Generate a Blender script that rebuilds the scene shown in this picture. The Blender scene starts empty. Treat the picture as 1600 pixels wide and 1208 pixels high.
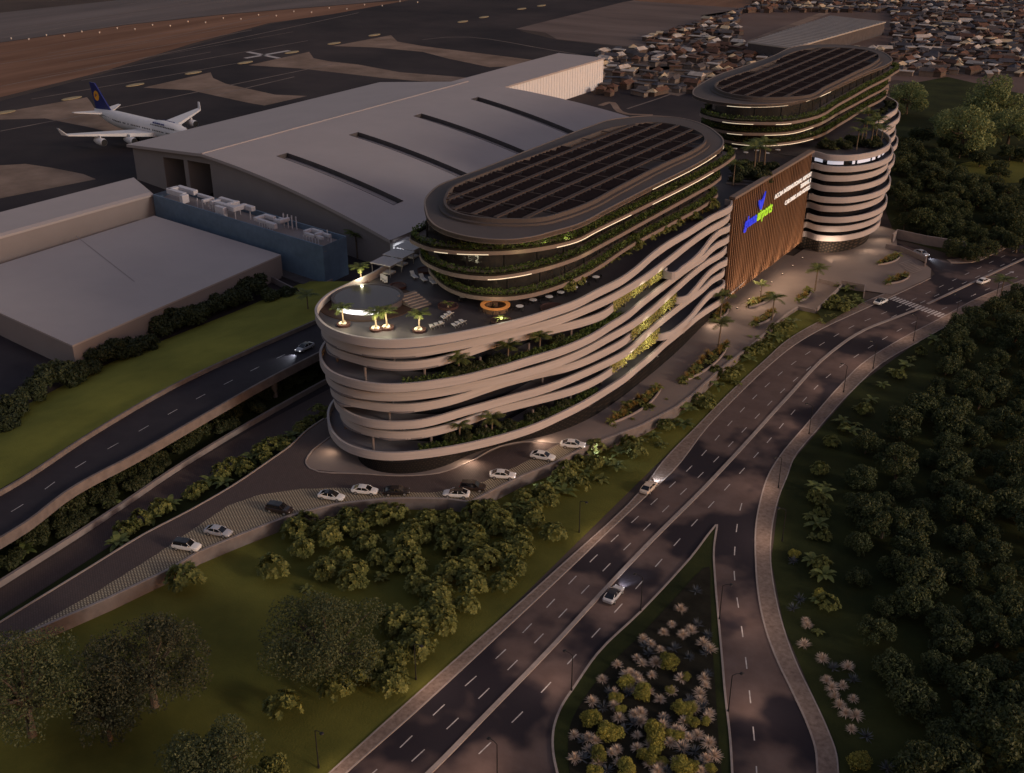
import bpy, bmesh, math, random
import numpy as np
from mathutils import Vector, Matrix
from mathutils.geometry import tessellate_polygon
random.seed(7); rng = np.random.default_rng(7)
R = math.radians
SC = bpy.context.scene; COL = SC.collection
# ------------------------------------------------------------ camera, sky, sun, exposure
F, TH, CAMH, YAW = 1733.0, R(25.7), 105.0, R(33)
cam = bpy.data.objects.new('camera', bpy.data.cameras.new('camera')); COL.objects.link(cam)
cam.data.sensor_width = 36; cam.data.lens = F / 1600 * 36
cam.data.clip_start = 1; cam.data.clip_end = 6000
cam.location = (0, 0, CAMH); cam.rotation_euler = (R(90) - TH, 0, YAW)
SC.camera = cam
SUN_EL, SUN_AZ = R(16), R(88)          # azimuth clockwise from +Y
W = bpy.data.worlds.new('World'); SC.world = W; W.use_nodes = True
wn, wl = W.node_tree.nodes, W.node_tree.links
bg = wn['Background']
sky = wn.new('ShaderNodeTexSky'); sky.sky_type = 'NISHITA'; sky.sun_disc = False
sky.sun_elevation = R(4); sky.sun_rotation = SUN_AZ; sky.dust_density = 4.0; sky.air_density = 1.2; sky.ozone_density = 1.0
mx = wn.new('ShaderNodeMix'); mx.data_type = 'RGBA'; mx.blend_type = 'MULTIPLY'; mx.inputs[0].default_value = 1
mx.inputs[7].default_value = (1.13, 0.94, 1.10, 1)
wl.new(sky.outputs[0], mx.inputs[6]); wl.new(mx.outputs[2], bg.inputs[0])
bg.inputs[1].default_value = 0.15
sl = bpy.data.lights.new('sun', 'SUN'); sl.energy = 0.80; sl.angle = R(10); sl.color = (1, .92, .82)
sun = bpy.data.objects.new('sun', sl); COL.objects.link(sun)
sd = Vector((math.sin(SUN_AZ) * math.cos(SUN_EL), math.cos(SUN_AZ) * math.cos(SUN_EL), math.sin(SUN_EL)))
sun.rotation_euler = sd.to_track_quat('Z', 'Y').to_euler()
SC.view_settings.view_transform = 'Standard'; SC.view_settings.look = 'None'
SC.view_settings.exposure = 0.62; SC.view_settings.gamma = 1
SC.render.engine = 'CYCLES'
SC.cycles.use_denoising = True; SC.cycles.max_bounces = 5; SC.cycles.diffuse_bounces = 2
SC.cycles.glossy_bounces = 2; SC.cycles.transparent_max_bounces = 4; SC.cycles.use_light_tree = True
SC.cycles.sample_clamp_indirect = 4
# ------------------------------------------------------------ surveying helpers: sight line onto a level, or onto a plane x = const
ct, st, cy, sy = math.cos(TH), math.sin(TH), math.cos(YAW), math.sin(YAW)
def ray(u, v):
    x = (u - 800) / F; y = -(v - 604) / F
    f = ct + y * st; z = -st + y * ct
    return Vector((x * cy - f * sy, x * sy + f * cy, z))
def U(u, v, z=0.0):
    d = ray(u, v); t = (z - CAMH) / d.z
    return Vector((d.x * t, d.y * t, z))
def VX(u, v, x):
    d = ray(u, v); t = x / d.x
    return Vector((x, d.y * t, CAMH + d.z * t))
def UL(l, z=0.0): return [U(u, v, z) for u, v in l]
def zd(y): return 2.2 if y < 195 else (0.25 if y > 275 else 2.2 - 1.95 * (y - 195) / 80)
def D(u, v, dz=0.0):
    z = 2.0
    for _ in range(6): z = zd(U(u, v, z).y)
    return U(u, v, z + dz)
def DL(l, dz=0.0): return [D(u, v, dz) for u, v in l]
def cr(p, closed=False, n=6):
    p = [Vector(q) for q in p]; m = len(p); out = []
    for i in range(m if closed else m - 1):
        if closed: a, b, c, d = p[i-1], p[i], p[(i+1) % m], p[(i+2) % m]
        else: a, b, c, d = p[max(i-1, 0)], p[i], p[i+1], p[min(i+2, m-1)]
        L0, L1, L2 = max((b-a).length, 1e-3), max((c-b).length, 1e-3), max((d-c).length, 1e-3)
        m1 = ((c-b)/L1*L0 + (b-a)/L0*L1) * (L1/(L0+L1)) if L0 > .01 else (c-b)
        m2 = ((d-c)/L2*L1 + (c-b)/L1*L2) * (L1/(L1+L2)) if L2 > .01 else (c-b)
        for k in range(n):
            t = k / n
            out.append(b*(2*t**3 - 3*t*t + 1) + m1*(t**3 - 2*t*t + t) + c*(3*t*t - 2*t**3) + m2*(t**3 - t*t))
    if not closed: out.append(p[-1])
    return out
def resample(p, step):
    out = [p[0].copy()]; acc = 0
    for a, b in zip(p[:-1], p[1:]):
        L = (b - a).length
        if L < 1e-6: continue
        s = step - acc
        while s <= L: out.append(a.lerp(b, s / L)); s += step
        acc = (acc + L) % step
    return out
def smooth(p, it=8, keep=3):
    q = [v.copy() for v in p]
    for _ in range(it): q = q[:keep] + [(q[i-1] + q[i]*2 + q[i+1]) / 4 for i in range(keep, len(q) - keep)] + q[len(q)-keep:]
    return q
def plen(p): return sum((b - a).length for a, b in zip(p[:-1], p[1:]))
def area(p): return 0.5 * sum(p[i-1].x * p[i].y - p[i].x * p[i-1].y for i in range(len(p)))
def normals(p, closed):
    m = len(p); out = []
    for i in range(m):
        a = p[i-1] if (closed or i > 0) else p[i]; b = p[(i+1) % m] if (closed or i < m-1) else p[i]
        d = Vector((b.x - a.x, b.y - a.y, 0))
        d = d.normalized() if d.length > 1e-9 else Vector((1, 0, 0))
        out.append(Vector((-d.y, d.x, 0)))       # left of travel
    return out
def offs(p, d, closed=False, left=True):
    s = d if left else -d
    return [q + n * s for q, n in zip(p, normals(p, closed))]
def inset(p, d):
    s = 1 if area(p) > 0 else -1
    q = [a + n * d * s for a, n in zip(p, normals(p, True))]
    return q
def atz(p, z): return [Vector((q.x, q.y, z)) for q in p]
# ------------------------------------------------------------ mesh builder
class MB:
    def __init__(s): s.v = []; s.f = []
    def add(s, vs, fs):
        o = len(s.v); s.v += [tuple(x) for x in vs]; s.f += [tuple(i + o for i in f) for f in fs]; return s
    def poly(s, p): return s.add(p, [range(len(p))])
    def prism(s, p, z0, z1):
        p = list(p)
        if area(p) < 0: p.reverse()
        n = len(p)
        return s.add(atz(p, z0) + atz(p, z1), [tuple(range(n-1, -1, -1)), tuple(range(n, 2*n))] + [(i, (i+1) % n, n + (i+1) % n, n + i) for i in range(n)])
    def wall(s, p, z0, z1, t, closed=False, left=True):
        """wall of thickness t along polyline p, z0 and z1 relative to the points' z when they are None-based"""
        q = offs(p, t, closed, left); n = len(p); o = []
        for a, b in zip(p, q): o += [(a.x, a.y, z0), (a.x, a.y, z1), (b.x, b.y, z1), (b.x, b.y, z0)]
        fs = []
        for i in range(n if closed else n - 1):
            j = (i + 1) % n
            for k in range(4): fs.append((4*i + k, 4*j + k, 4*j + (k+1) % 4, 4*i + (k+1) % 4))
        if not closed: fs += [(0, 1, 2, 3), (4*n-1, 4*n-2, 4*n-3, 4*n-4)]
        return s.add(o, fs)
    def wallz(s, p, h0, h1, t, left=True):
        q = offs(p, t, False, left); n = len(p); o = []
        for a, b in zip(p, q): o += [(a.x, a.y, a.z + h0), (a.x, a.y, a.z + h1), (b.x, b.y, a.z + h1), (b.x, b.y, a.z + h0)]
        fs = [(4*i + k, 4*i + 4 + k, 4*i + 4 + (k+1) % 4, 4*i + (k+1) % 4) for i in range(n-1) for k in range(4)]
        return s.add(o, fs + [(0, 1, 2, 3), (4*n-1, 4*n-2, 4*n-3, 4*n-4)])
    def box(s, c, d, rz=0.0, M=None):
        x, y, z = d[0]/2, d[1]/2, d[2]/2; cs, sn = math.cos(rz), math.sin(rz); o = []
        for k in range(8):
            a = (x if k & 1 else -x, y if k & 2 else -y, z if k & 4 else -z)
            o.append((c[0] + a[0]*cs - a[1]*sn, c[1] + a[0]*sn + a[1]*cs, c[2] + a[2]))
        return s.add(o, [(0,2,3,1),(4,5,7,6),(0,1,5,4),(2,6,7,3),(0,4,6,2),(1,3,7,5)])
    def tube(s, p, r, n=8, caps=True):
        p = [Vector(q) for q in p]; rr = r if isinstance(r, (list, tuple)) else [r] * len(p); o = []
        for i, q in enumerate(p):
            d = (p[min(i+1, len(p)-1)] - p[max(i-1, 0)]).normalized()
            a = d.orthogonal().normalized() if abs(d.z) < .99 else Vector((1, 0, 0)); b = d.cross(a).normalized(); a = b.cross(d)
            o += [q + (a * math.cos(2*math.pi*k/n) + b * math.sin(2*math.pi*k/n)) * rr[i] for k in range(n)]
        fs = [(i*n + k, i*n + (k+1) % n, (i+1)*n + (k+1) % n, (i+1)*n + k) for i in range(len(p)-1) for k in range(n)]
        if caps: fs += [tuple(range(n-1, -1, -1)), tuple(range((len(p)-1)*n, len(p)*n))]
        return s.add(o, fs)
    def lathe(s, prof, n=24, c=(0, 0, 0), sx=1, sy=1):
        o = [(c[0] + r*sx*math.cos(2*math.pi*k/n), c[1] + r*sy*math.sin(2*math.pi*k/n), c[2] + z) for r, z in prof for k in range(n)]
        fs = [(i*n + k, i*n + (k+1) % n, (i+1)*n + (k+1) % n, (i+1)*n + k) for i in range(len(prof)-1) for k in range(n)]
        return s.add(o, fs + [tuple(range(n-1, -1, -1)), tuple(range((len(prof)-1)*n, len(prof)*n))])
    def strip(s, p, w, dz=0.0):
        a = offs(p, w/2, False, True); b = offs(p, w/2, False, False); n = len(p)
        return s.add([(q.x, q.y, q.z + dz) for q in a] + [(q.x, q.y, q.z + dz) for q in b], [(n+i, n+i+1, i+1, i) for i in range(n-1)])
    def ring(s, a, b):
        n = len(a); return s.add(list(a) + list(b), [(i, (i+1) % n, n + (i+1) % n, n + i) for i in range(n)])
    def build(s, name, mt, parent=None, smooth=False, loc=None):
        me = bpy.data.meshes.new(name); me.from_pydata(s.v, [], [list(f) for f in s.f]); me.update()
        for m in (mt if isinstance(mt, list) else [mt]): me.materials.append(m)
        if smooth: me.polygons.foreach_set('use_smooth', [True] * len(me.polygons))
        return link(name, me, parent, loc)
def link(name, me, parent=None, loc=None):
    o = bpy.data.objects.new(name, me); COL.objects.link(o)
    if parent: o.parent = parent
    if loc is not None: o.location = loc
    return o
def tag(o, label, cat, group=None):
    o['label'] = label; o['category'] = cat
    if group: o['group'] = group
    return o
def struct(o): o['kind'] = 'structure'; return o
def thing(name, label, cat, loc=(0, 0, 0), rz=0.0, group=None):
    o = bpy.data.objects.new(name, None); COL.objects.link(o); o.location = loc; o.rotation_euler = (0, 0, rz); o.empty_display_size = .5
    return tag(o, label, cat, group)
def dup(src, loc, rz=0.0, sc=1.0, label=None, cat=None, group=None):
    c = src.copy(); COL.objects.link(c); c.location = loc; c.rotation_euler = (0, 0, rz)
    c.scale = (sc, sc, sc) if not isinstance(sc, tuple) else sc
    for ch in src.children:
        d = ch.copy(); COL.objects.link(d); d.parent = c
        for g in ch.children:
            e = g.copy(); COL.objects.link(e); e.parent = d
    if label: c['label'] = label
    if cat: c['category'] = cat
    if group: c['group'] = group
    return c
def sheet(name, poly, zf, m, cuts=None):
    """flat outline draped on zf(x, y)"""
    bm = bmesh.new(); f = bm.faces.new([bm.verts.new((q.x, q.y, 0)) for q in poly]); bm.normal_update()
    if f.normal.z < 0: f.normal_flip()
    bmesh.ops.triangulate(bm, faces=bm.faces[:])
    for y in (cuts or []):
        bmesh.ops.bisect_plane(bm, geom=bm.verts[:] + bm.edges[:] + bm.faces[:], plane_co=(0, y, 0), plane_no=(0, 1, 0))
    for v in bm.verts: v.co.z = zf(v.co.x, v.co.y)
    me = bpy.data.meshes.new(name); bm.to_mesh(me); bm.free(); me.materials.append(m)
    return link(name, me)
CUTS = [195, 205, 215, 225, 235, 245, 255, 265, 275]
def npmesh(name, V, Fq, m):
    V = np.asarray(V, dtype=np.float32); Fq = np.asarray(Fq, dtype=np.int32); k = Fq.shape[1]
    me = bpy.data.meshes.new(name); me.vertices.add(len(V)); me.vertices.foreach_set('co', V.ravel())
    me.loops.add(Fq.size); me.loops.foreach_set('vertex_index', Fq.ravel()); me.polygons.add(len(Fq))
    me.polygons.foreach_set('loop_start', np.arange(0, Fq.size, k, dtype=np.int32))
    me.polygons.foreach_set('loop_total', np.full(len(Fq), k, dtype=np.int32)); me.update(calc_edges=True)
    me.materials.append(m); return me
# ------------------------------------------------------------ materials
MATS = {}
def mat(name, col, rough=.8, var=.12, scale=.3, spec=.3, metal=0.0, emit=None, es=0.0, bump=0.0, col2=None, detail=5, stretch=None):
    m = bpy.data.materials.new(name); m.use_nodes = True; n, l = m.node_tree.nodes, m.node_tree.links
    b = n['Principled BSDF']; b.inputs['Roughness'].default_value = rough; b.inputs['Specular IOR Level'].default_value = spec; b.inputs['Metallic'].default_value = metal
    if var > 0 or col2:
        tc = n.new('ShaderNodeTexCoord'); nz = n.new('ShaderNodeTexNoise'); nz.inputs['Scale'].default_value = scale; nz.inputs['Detail'].default_value = detail; nz.inputs['Roughness'].default_value = .62
        src = tc.outputs['Object']
        if stretch:
            mp = n.new('ShaderNodeMapping'); mp.inputs['Scale'].default_value = stretch; l.new(src, mp.inputs[0]); src = mp.outputs[0]
        l.new(src, nz.inputs['Vector'])
        r = n.new('ShaderNodeValToRGB'); r.color_ramp.elements[0].position = .3; r.color_ramp.elements[1].position = .7
        c2 = col2 or tuple(min(1, c * (1 + var)) for c in col); c1 = col if col2 else tuple(c * (1 - var) for c in col)
        r.color_ramp.elements[0].color = (*c1, 1); r.color_ramp.elements[1].color = (*c2, 1)
        l.new(nz.outputs[0], r.inputs[0]); l.new(r.outputs[0], b.inputs['Base Color'])
        if bump:
            nb = n.new('ShaderNodeTexNoise'); nb.inputs['Scale'].default_value = 3; nb.inputs['Detail'].default_value = 6; l.new(src, nb.inputs['Vector'])
            bp = n.new('ShaderNodeBump'); bp.inputs['Strength'].default_value = bump; bp.inputs['Distance'].default_value = .1; l.new(nb.outputs[0], bp.inputs['Height']); l.new(bp.outputs[0], b.inputs['Normal'])
    else: b.inputs['Base Color'].default_value = (*col, 1)
    if emit: b.inputs['Emission Color'].default_value = (*emit, 1); b.inputs['Emission Strength'].default_value = es
    MATS[name] = m; return m
def leafmat(name, c1, c2, trans=.25):
    m = bpy.data.materials.new(name); m.use_nodes = True; n, l = m.node_tree.nodes, m.node_tree.links
    b = n['Principled BSDF']; b.inputs['Roughness'].default_value = .6; b.inputs['Specular IOR Level'].default_value = .25
    g = n.new('ShaderNodeNewGeometry'); oi = n.new('ShaderNodeObjectInfo'); a = n.new('ShaderNodeMath'); a.operation = 'MULTIPLY_ADD'; a.inputs[1].default_value = .35
    l.new(oi.outputs['Random'], a.inputs[0]); mu = n.new('ShaderNodeMath'); mu.operation = 'MULTIPLY'; mu.inputs[1].default_value = .65; l.new(g.outputs['Random Per Island'], mu.inputs[0]); l.new(mu.outputs[0], a.inputs[2])
    r = n.new('ShaderNodeValToRGB'); r.color_ramp.elements[0].color = (*c1, 1); r.color_ramp.elements[1].color = (*c2, 1); l.new(a.outputs[0], r.inputs[0]); l.new(r.outputs[0], b.inputs['Base Color'])
    tr = n.new('ShaderNodeBsdfTranslucent'); l.new(r.outputs[0], tr.inputs[0]); ms = n.new('ShaderNodeMixShader'); ms.inputs[0].default_value = trans
    l.new(b.outputs[0], ms.inputs[1]); l.new(tr.outputs[0], ms.inputs[2]); l.new(ms.outputs[0], n['Material Output'].inputs[0]); return m
def emitmat(name, col, s): return mat(name, col, var=0, emit=col, es=s)
def patmat(name, kind, c1, c2, sc, rz=0.0, rough=.8, **kw):
    """two-colour pattern: 'brick' paving or 'wave' boards in object space"""
    m = bpy.data.materials.new(name); m.use_nodes = True; n, l = m.node_tree.nodes, m.node_tree.links; b = n['Principled BSDF']; b.inputs['Roughness'].default_value = rough
    b.inputs['Specular IOR Level'].default_value = .25
    tc = n.new('ShaderNodeTexCoord'); mp = n.new('ShaderNodeMapping'); mp.inputs['Rotation'].default_value = kw.get('rot', (0, 0, rz)); mp.inputs['Scale'].default_value = (sc,) * 3; l.new(tc.outputs['Object'], mp.inputs[0])
    t = n.new('ShaderNodeTexBrick' if kind == 'brick' else 'ShaderNodeTexChecker')
    l.new(mp.outputs[0], t.inputs[0])
    if kind == 'brick':
        t.inputs['Color1'].default_value = (*c1, 1); t.inputs['Color2'].default_value = (*[x * .86 for x in c1], 1); t.inputs['Mortar'].default_value = (*c2, 1)
        t.inputs['Scale'].default_value = 1; t.inputs['Mortar Size'].default_value = kw.get('mortar', .08); t.inputs['Brick Width'].default_value = kw.get('bw', 1.0); t.inputs['Row Height'].default_value = kw.get('rh', .5)
    else:
        t.inputs['Color1'].default_value = (*c1, 1); t.inputs['Color2'].default_value = (*c2, 1); t.inputs['Scale'].default_value = 1
    l.new(t.outputs[0], b.inputs['Base Color']); MATS[name] = m; return m
M_ground = mat('dusty_ground', (.055, .043, .040), .95, .3, .02, spec=.1, col2=(.10, .075, .062))
M_apron = mat('apron_asphalt', (.016, .014, .018), .9, .2, .014, spec=.15, col2=(.062, .048, .047), detail=9)
M_field = mat('dry_grass_field', (.15, .078, .048), .95, spec=.1, scale=.05, col2=(.28, .155, .10), stretch=(1, .12, 1))
M_field2 = mat('grey_brown_field', (.12, .09, .08), .95, spec=.1, scale=.05, col2=(.20, .15, .13), stretch=(.2, 1, 1))
M_runway = mat('runway_asphalt', (.11, .095, .092), .9, spec=.1, scale=.03, col2=(.19, .16, .15), stretch=(1, .1, 1))
M_dust = mat('pale_shoulder', (.17, .12, .09), .95, spec=.1, scale=.06, col2=(.32, .23, .175))
M_road = mat('road_asphalt', (.098, .066, .058), .88, spec=.2, scale=.25, col2=(.140, .098, .086), detail=8, bump=.15)
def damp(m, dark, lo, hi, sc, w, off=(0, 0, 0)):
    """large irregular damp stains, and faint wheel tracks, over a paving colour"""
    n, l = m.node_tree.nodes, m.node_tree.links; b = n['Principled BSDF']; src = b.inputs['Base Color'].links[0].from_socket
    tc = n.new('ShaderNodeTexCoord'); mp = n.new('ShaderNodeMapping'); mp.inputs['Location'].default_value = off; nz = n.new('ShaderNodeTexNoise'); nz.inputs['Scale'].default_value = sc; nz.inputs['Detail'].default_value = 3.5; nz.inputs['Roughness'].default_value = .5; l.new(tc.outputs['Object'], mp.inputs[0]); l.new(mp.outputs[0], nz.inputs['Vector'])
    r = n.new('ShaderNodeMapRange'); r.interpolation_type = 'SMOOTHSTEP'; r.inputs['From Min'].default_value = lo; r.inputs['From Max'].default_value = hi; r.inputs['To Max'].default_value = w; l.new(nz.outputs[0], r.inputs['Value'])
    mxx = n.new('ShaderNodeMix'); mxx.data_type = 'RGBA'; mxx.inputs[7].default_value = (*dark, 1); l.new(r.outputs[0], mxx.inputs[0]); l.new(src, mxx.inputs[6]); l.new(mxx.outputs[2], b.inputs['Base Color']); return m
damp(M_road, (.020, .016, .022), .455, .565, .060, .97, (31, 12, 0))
M_road2 = mat('dark_asphalt', (.028, .023, .028), .85, spec=.2, scale=.25, col2=(.040, .033, .038), detail=8)
M_brickroad = patmat('brown_paving', 'brick', (.10, .070, .062), (.062, .046, .042), 1.4, .6, mortar=.05)
M_walk = mat('pavement_aggregate', (.14, .10, .08), .95, spec=.1, scale=1.6, col2=(.27, .205, .17), detail=10)
M_kerb = mat('kerb_stone', (.30, .25, .225), .85, .15, 1)
M_deck = mat('forecourt_concrete', (.185, .145, .125), .8, scale=.06, col2=(.24, .19, .165))
M_grid = patmat('grid_paving', 'brick', (.54, .44, .29), (.13, .10, .072), 2.0, .55, mortar=.2, bw=.9, rh=.9)
M_paint = mat('road_paint', (.46, .42, .40), .7, .35, 1.2)
M_conc = mat('concrete', (.26, .215, .20), .85, .15, .4)
M_concd = mat('weathered_concrete', (.17, .14, .13), .9, .22, .5)
M_grass = mat('lawn_grass', (.050, .056, .013), .95, spec=.1, scale=.035, col2=(.165, .156, .033), detail=8, bump=.6)
M_bank = mat('bank_grass', (.135, .135, .026), .95, spec=.1, scale=.05, col2=(.27, .25, .046), bump=.6, detail=8)
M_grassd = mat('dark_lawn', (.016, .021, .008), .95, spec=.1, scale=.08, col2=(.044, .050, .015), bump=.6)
M_soil = mat('planting_soil', (.020, .018, .012), .95, .3, .5, spec=.1)
M_band = mat('parapet_render', (.43, .385, .375), .7, .12, .5, spec=.3, stretch=(.25, .25, 5), bump=.08)
M_slab = mat('floor_slab', (.17, .155, .165), .85, .1, .3)
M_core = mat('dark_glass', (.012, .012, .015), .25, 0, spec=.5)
M_screen = patmat('perforated_screen', 'brick', (.035, .026, .022), (.006, .005, .005), 1.6, 0, rot=(R(90), 0, 0), mortar=.25, bw=.7, rh=.7)
M_roof = mat('roof_membrane', (.095, .078, .072), .8, .08, .15)
M_roofedge = mat('roof_edge_metal', (.20, .155, .13), .55, .08, .5)
M_panel = mat('solar_panel', (.024, .015, .014), .8, .2, .7, spec=.15)
M_grille = mat('pergola_timber', (.070, .052, .046), .85, .1, .5)
M_tslab = mat('tower_slab', (.21, .165, .145), .7, .08, .5)
M_tglass = mat('tower_glass', (.030, .028, .026), .18, .3, .35, spec=.6)
M_strip = emitmat('led_strip', (1, .86, .62), .45)
M_term = mat('terminal_cladding', (.41, .352, .335), .62, .04, .08, spec=.3)
M_termw = mat('terminal_wall', (.27, .23, .22), .8, .05, .1)
M_dark = mat('dark_recess', (.085, .073, .073), .9, .2, .4)
M_blue = mat('blue_cladding', (.125, .18, .25), .6, .15, .35)
M_white = mat('white_paint', (.72, .70, .70), .45, .05, .6)
M_duct = mat('duct_metal', (.58, .55, .57), .5, .08, 1)
M_wood = mat('timber_fin', (.155, .085, .048), .65, spec=.3, scale=.5, col2=(.24, .132, .075), stretch=(1, 1, .1))
M_woodd = mat('dark_timber', (.05, .026, .016), .8, .2, .5)
M_blueL = emitmat('blue_letter', (.03, .05, .75), .32)
M_limeL = emitmat('lime_letter', (.38, .72, .04), .30)
M_whiteL = emitmat('white_letter', (.85, .80, .74), .35)
M_pool = mat('pool_water', (.06, .05, .052), .12, 0, spec=.25)
M_tile = mat('pool_deck_paving', (.058, .050, .056), .55, .1, .4)
M_redplant = mat('dark_red_planter', (.06, .028, .026), .8, .15, 1)
M_lounge = mat('lounger_fabric', (.62, .58, .57), .8, .05, 2)
M_orange = mat('bar_top', (.42, .17, .05), .4, .1, 2, emit=(1, .38, .10), es=.10)
M_black = mat('black_metal', (.02, .018, .018), .5, 0)
M_steel = mat('grey_steel', (.25, .23, .23), .45, .05, 2, metal=.3)
M_lampg = emitmat('lamp_glow', (1, .75, .52), .5)
M_bark = mat('bark', (.10, .075, .055), .95, .3, 2)
M_palmbark = mat('palm_bark', (.16, .12, .085), .95, .3, 4)
M_rocklit = mat('pale_pebbles', (.62, .56, .44), .8, .15, 3)
L_bush = leafmat('bush_leaf', (.055, .070, .018), (.27, .27, .075))
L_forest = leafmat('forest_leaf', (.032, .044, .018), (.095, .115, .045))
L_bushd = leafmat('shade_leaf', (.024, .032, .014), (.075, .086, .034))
L_palm = leafmat('palm_leaf', (.060, .088, .026), (.20, .22, .065))
L_big = leafmat('olive_leaf', (.036, .048, .022), (.125, .142, .062))
L_brown = leafmat('brown_leaf', (.042, .045, .025), (.115, .118, .062))
L_pale = leafmat('pale_leaf', (.11, .145, .06), (.28, .32, .13))
L_gold = leafmat('golden_leaf', (.09, .095, .02), (.50, .45, .10))
L_tuft = leafmat('straw_blade', (.55, .42, .31), (.92, .74, .58), .15)
L_ochre = leafmat('ochre_blade', (.22, .15, .045), (.42, .29, .09), .15)
L_agave = leafmat('agave_blade', (.07, .078, .088), (.15, .16, .175), .05)
L_hedge = leafmat('hedge_leaf', (.030, .058, .014), (.12, .165, .04))
L_vine = leafmat('vine_leaf', (.17, .18, .045), (.58, .54, .18))
# ================================================================== SETTING
flat = lambda z: (lambda x, y: z)
def gsheet(name, px, z, m, closed_smooth=0):
    p = UL(px, z)
    if closed_smooth: p = cr(p, True, closed_smooth)
    return struct(sheet(name, p, flat(z), m))
struct(sheet('ground', [Vector(q) for q in ((-2600, -700, 0), (2200, -700, 0), (2200, 3600, 0), (-2600, 3600, 0))], flat(0), M_ground))
# --- airfield
gsheet('airport_apron', [(-300, 420), (-300, 190), (0, 158), (160, 116), (300, 72), (420, 38), (560, 14), (700, -8), (1010, 0), (812, 48), (870, 62), (1003, 77), (1100, 95), (1120, 130), (1180, 300), (900, 420), (500, 640), (-300, 1050)], .03, M_apron)
gsheet('runway', [(-300, 60), (0, 20), (260, -8), (620, -30), (700, -10), (560, 5), (350, 22), (200, 38), (0, 66), (-300, 108)], .05, M_runway)
gsheet('dry_grass_field', [(-300, 108), (0, 67), (200, 39), (350, 23), (560, 6), (640, 0), (520, 22), (420, 36), (300, 68), (160, 112), (0, 152), (-300, 185)], .04, M_field)
gsheet('grey_field', [(806, 45), (975, 3), (1080, -14), (1220, -6), (1125, 33), (1003, 75), (870, 61), (852, 51)], .05, M_field2)
for k, px in enumerate(([(-40, 178), (0, 176), (136, 152), (143, 161), (147, 168), (212, 200), (189, 211), (140, 199), (70, 185), (0, 187), (-60, 187)],
           [(224, 137), (329, 113), (333, 122), (353, 131), (430, 148), (480, 150), (413, 165), (385, 160), (297, 141)],
           [(388, 102), (483, 81), (490, 91), (515, 96), (560, 101), (625, 113), (740, 122), (690, 130), (600, 122), (470, 107)],
           [(520, 72), (611, 55), (621, 65), (660, 72), (723, 80), (835, 94), (818, 103), (765, 105), (702, 92), (660, 81), (583, 74)],
           [(-60, 262), (40, 256), (80, 262), (130, 272), (150, 280), (0, 310), (-60, 318)])):
    gsheet('taxiway_shoulder', px, .06, M_dust)
def groundline(name, px, w, z, m, n=5):
    b = MB(); b.strip(cr(UL(px, z), False, n), w); return struct(b.build(name, m))
M_faint = mat('faded_line', (.20, .155, .13), .9, .3, .1)
for px in ([(0, 205), (180, 170), (350, 135), (520, 100)], [(0, 135), (300, 75), (560, 20)], [(340, 148), (460, 120)], [(660, 62), (700, 58), (860, 78), (930, 90)], [(0, 48), (330, 0)], [(140, 30), (420, -6)], [(0, 100), (250, 60), (420, 24)], [(980, 170), (1040, 150), (1110, 120)]):
    groundline('airfield_line', px, 1.1, .08, M_faint)
for k in range(16):
    v0 = -4 + 11*k + random.uniform(-3, 3); u0 = random.uniform(-20, 200); ln = random.uniform(140, 420)
    groundline('airfield_line', [(u0, v0 - u0*.17), (u0 + ln/2, v0 - (u0 + ln/2)*.172), (u0 + ln, v0 - (u0 + ln)*.174)], random.uniform(.5, 1.2), .09, M_faint)
groundline('closed_marking', [(383, 91), (452, 79)], 3.2, .1, M_paint); groundline('closed_marking', [(387, 81), (436, 91)], 3.2, .1, M_paint)
M_pad = mat('pale_sign_pad', (.36, .29, .17), .9, .2, .5)
for i, (u, v) in enumerate([(302, 114), (211, 133), (112, 154), (7, 176), (383, 98), (456, 82), (522, 68), (585, 55), (756, 27), (723, 34), (815, 14), (846, 9)]):
    c = U(u, v, .09); b = MB(); b.lathe([(5.5, 0), (5.5, .25), (5, .3)], 20, (0, 0, 0), .42, 1.0)
    tag(b.build('taxiway_pad', M_pad, loc=c), 'pale yellow oval pad beside the dark taxiway', 'pad', 'pale oval pads along the taxiway')
for i in range(26):
    t = i / 25; u = -10 + 690 * t; v = 68 - 66 * t + 8 * math.sin(t * 3.1)*0
    c = U(u, v - (4 if i % 2 else 0), 0)
    b = MB(); b.lathe([(.3, 0), (.2, .5)], 8); b.lathe([(.55, .5), (.55, .85), (.3, 1.05)], 10)
    o = b.build('runway_light', emitmat('runway_glow', (.6, .5, .42), .03) if i == 0 else MATS['runway_glow'], loc=c)
    tag(o, 'small glowing light in the row along the runway edge', 'runway light', 'runway edge lights')
# --- lawns and planting ground
gsheet('lawn', [(-200, 1190), (-60, 1040), (37, 985), (300, 880), (431, 815), (600, 775), (734, 780), (920, 692), (1080, 612), (1247, 478), (1330, 470), (1340, 490), (1195, 563), (1034, 718), (762, 985), (515, 1206), (400, 1330), (-200, 1420)], .03, M_grass)
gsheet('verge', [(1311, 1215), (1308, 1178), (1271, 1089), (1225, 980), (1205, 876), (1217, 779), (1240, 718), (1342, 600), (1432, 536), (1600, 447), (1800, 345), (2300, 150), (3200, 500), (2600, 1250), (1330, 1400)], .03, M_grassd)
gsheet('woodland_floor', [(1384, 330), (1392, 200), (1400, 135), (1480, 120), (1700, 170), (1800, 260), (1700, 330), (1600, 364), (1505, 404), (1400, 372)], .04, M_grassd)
struct(sheet('grass_clearing', cr(UL([(1495, 258), (1560, 250), (1640, 262), (1600, 285), (1530, 283)], .07), True, 4), flat(.07), M_grass))
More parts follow.
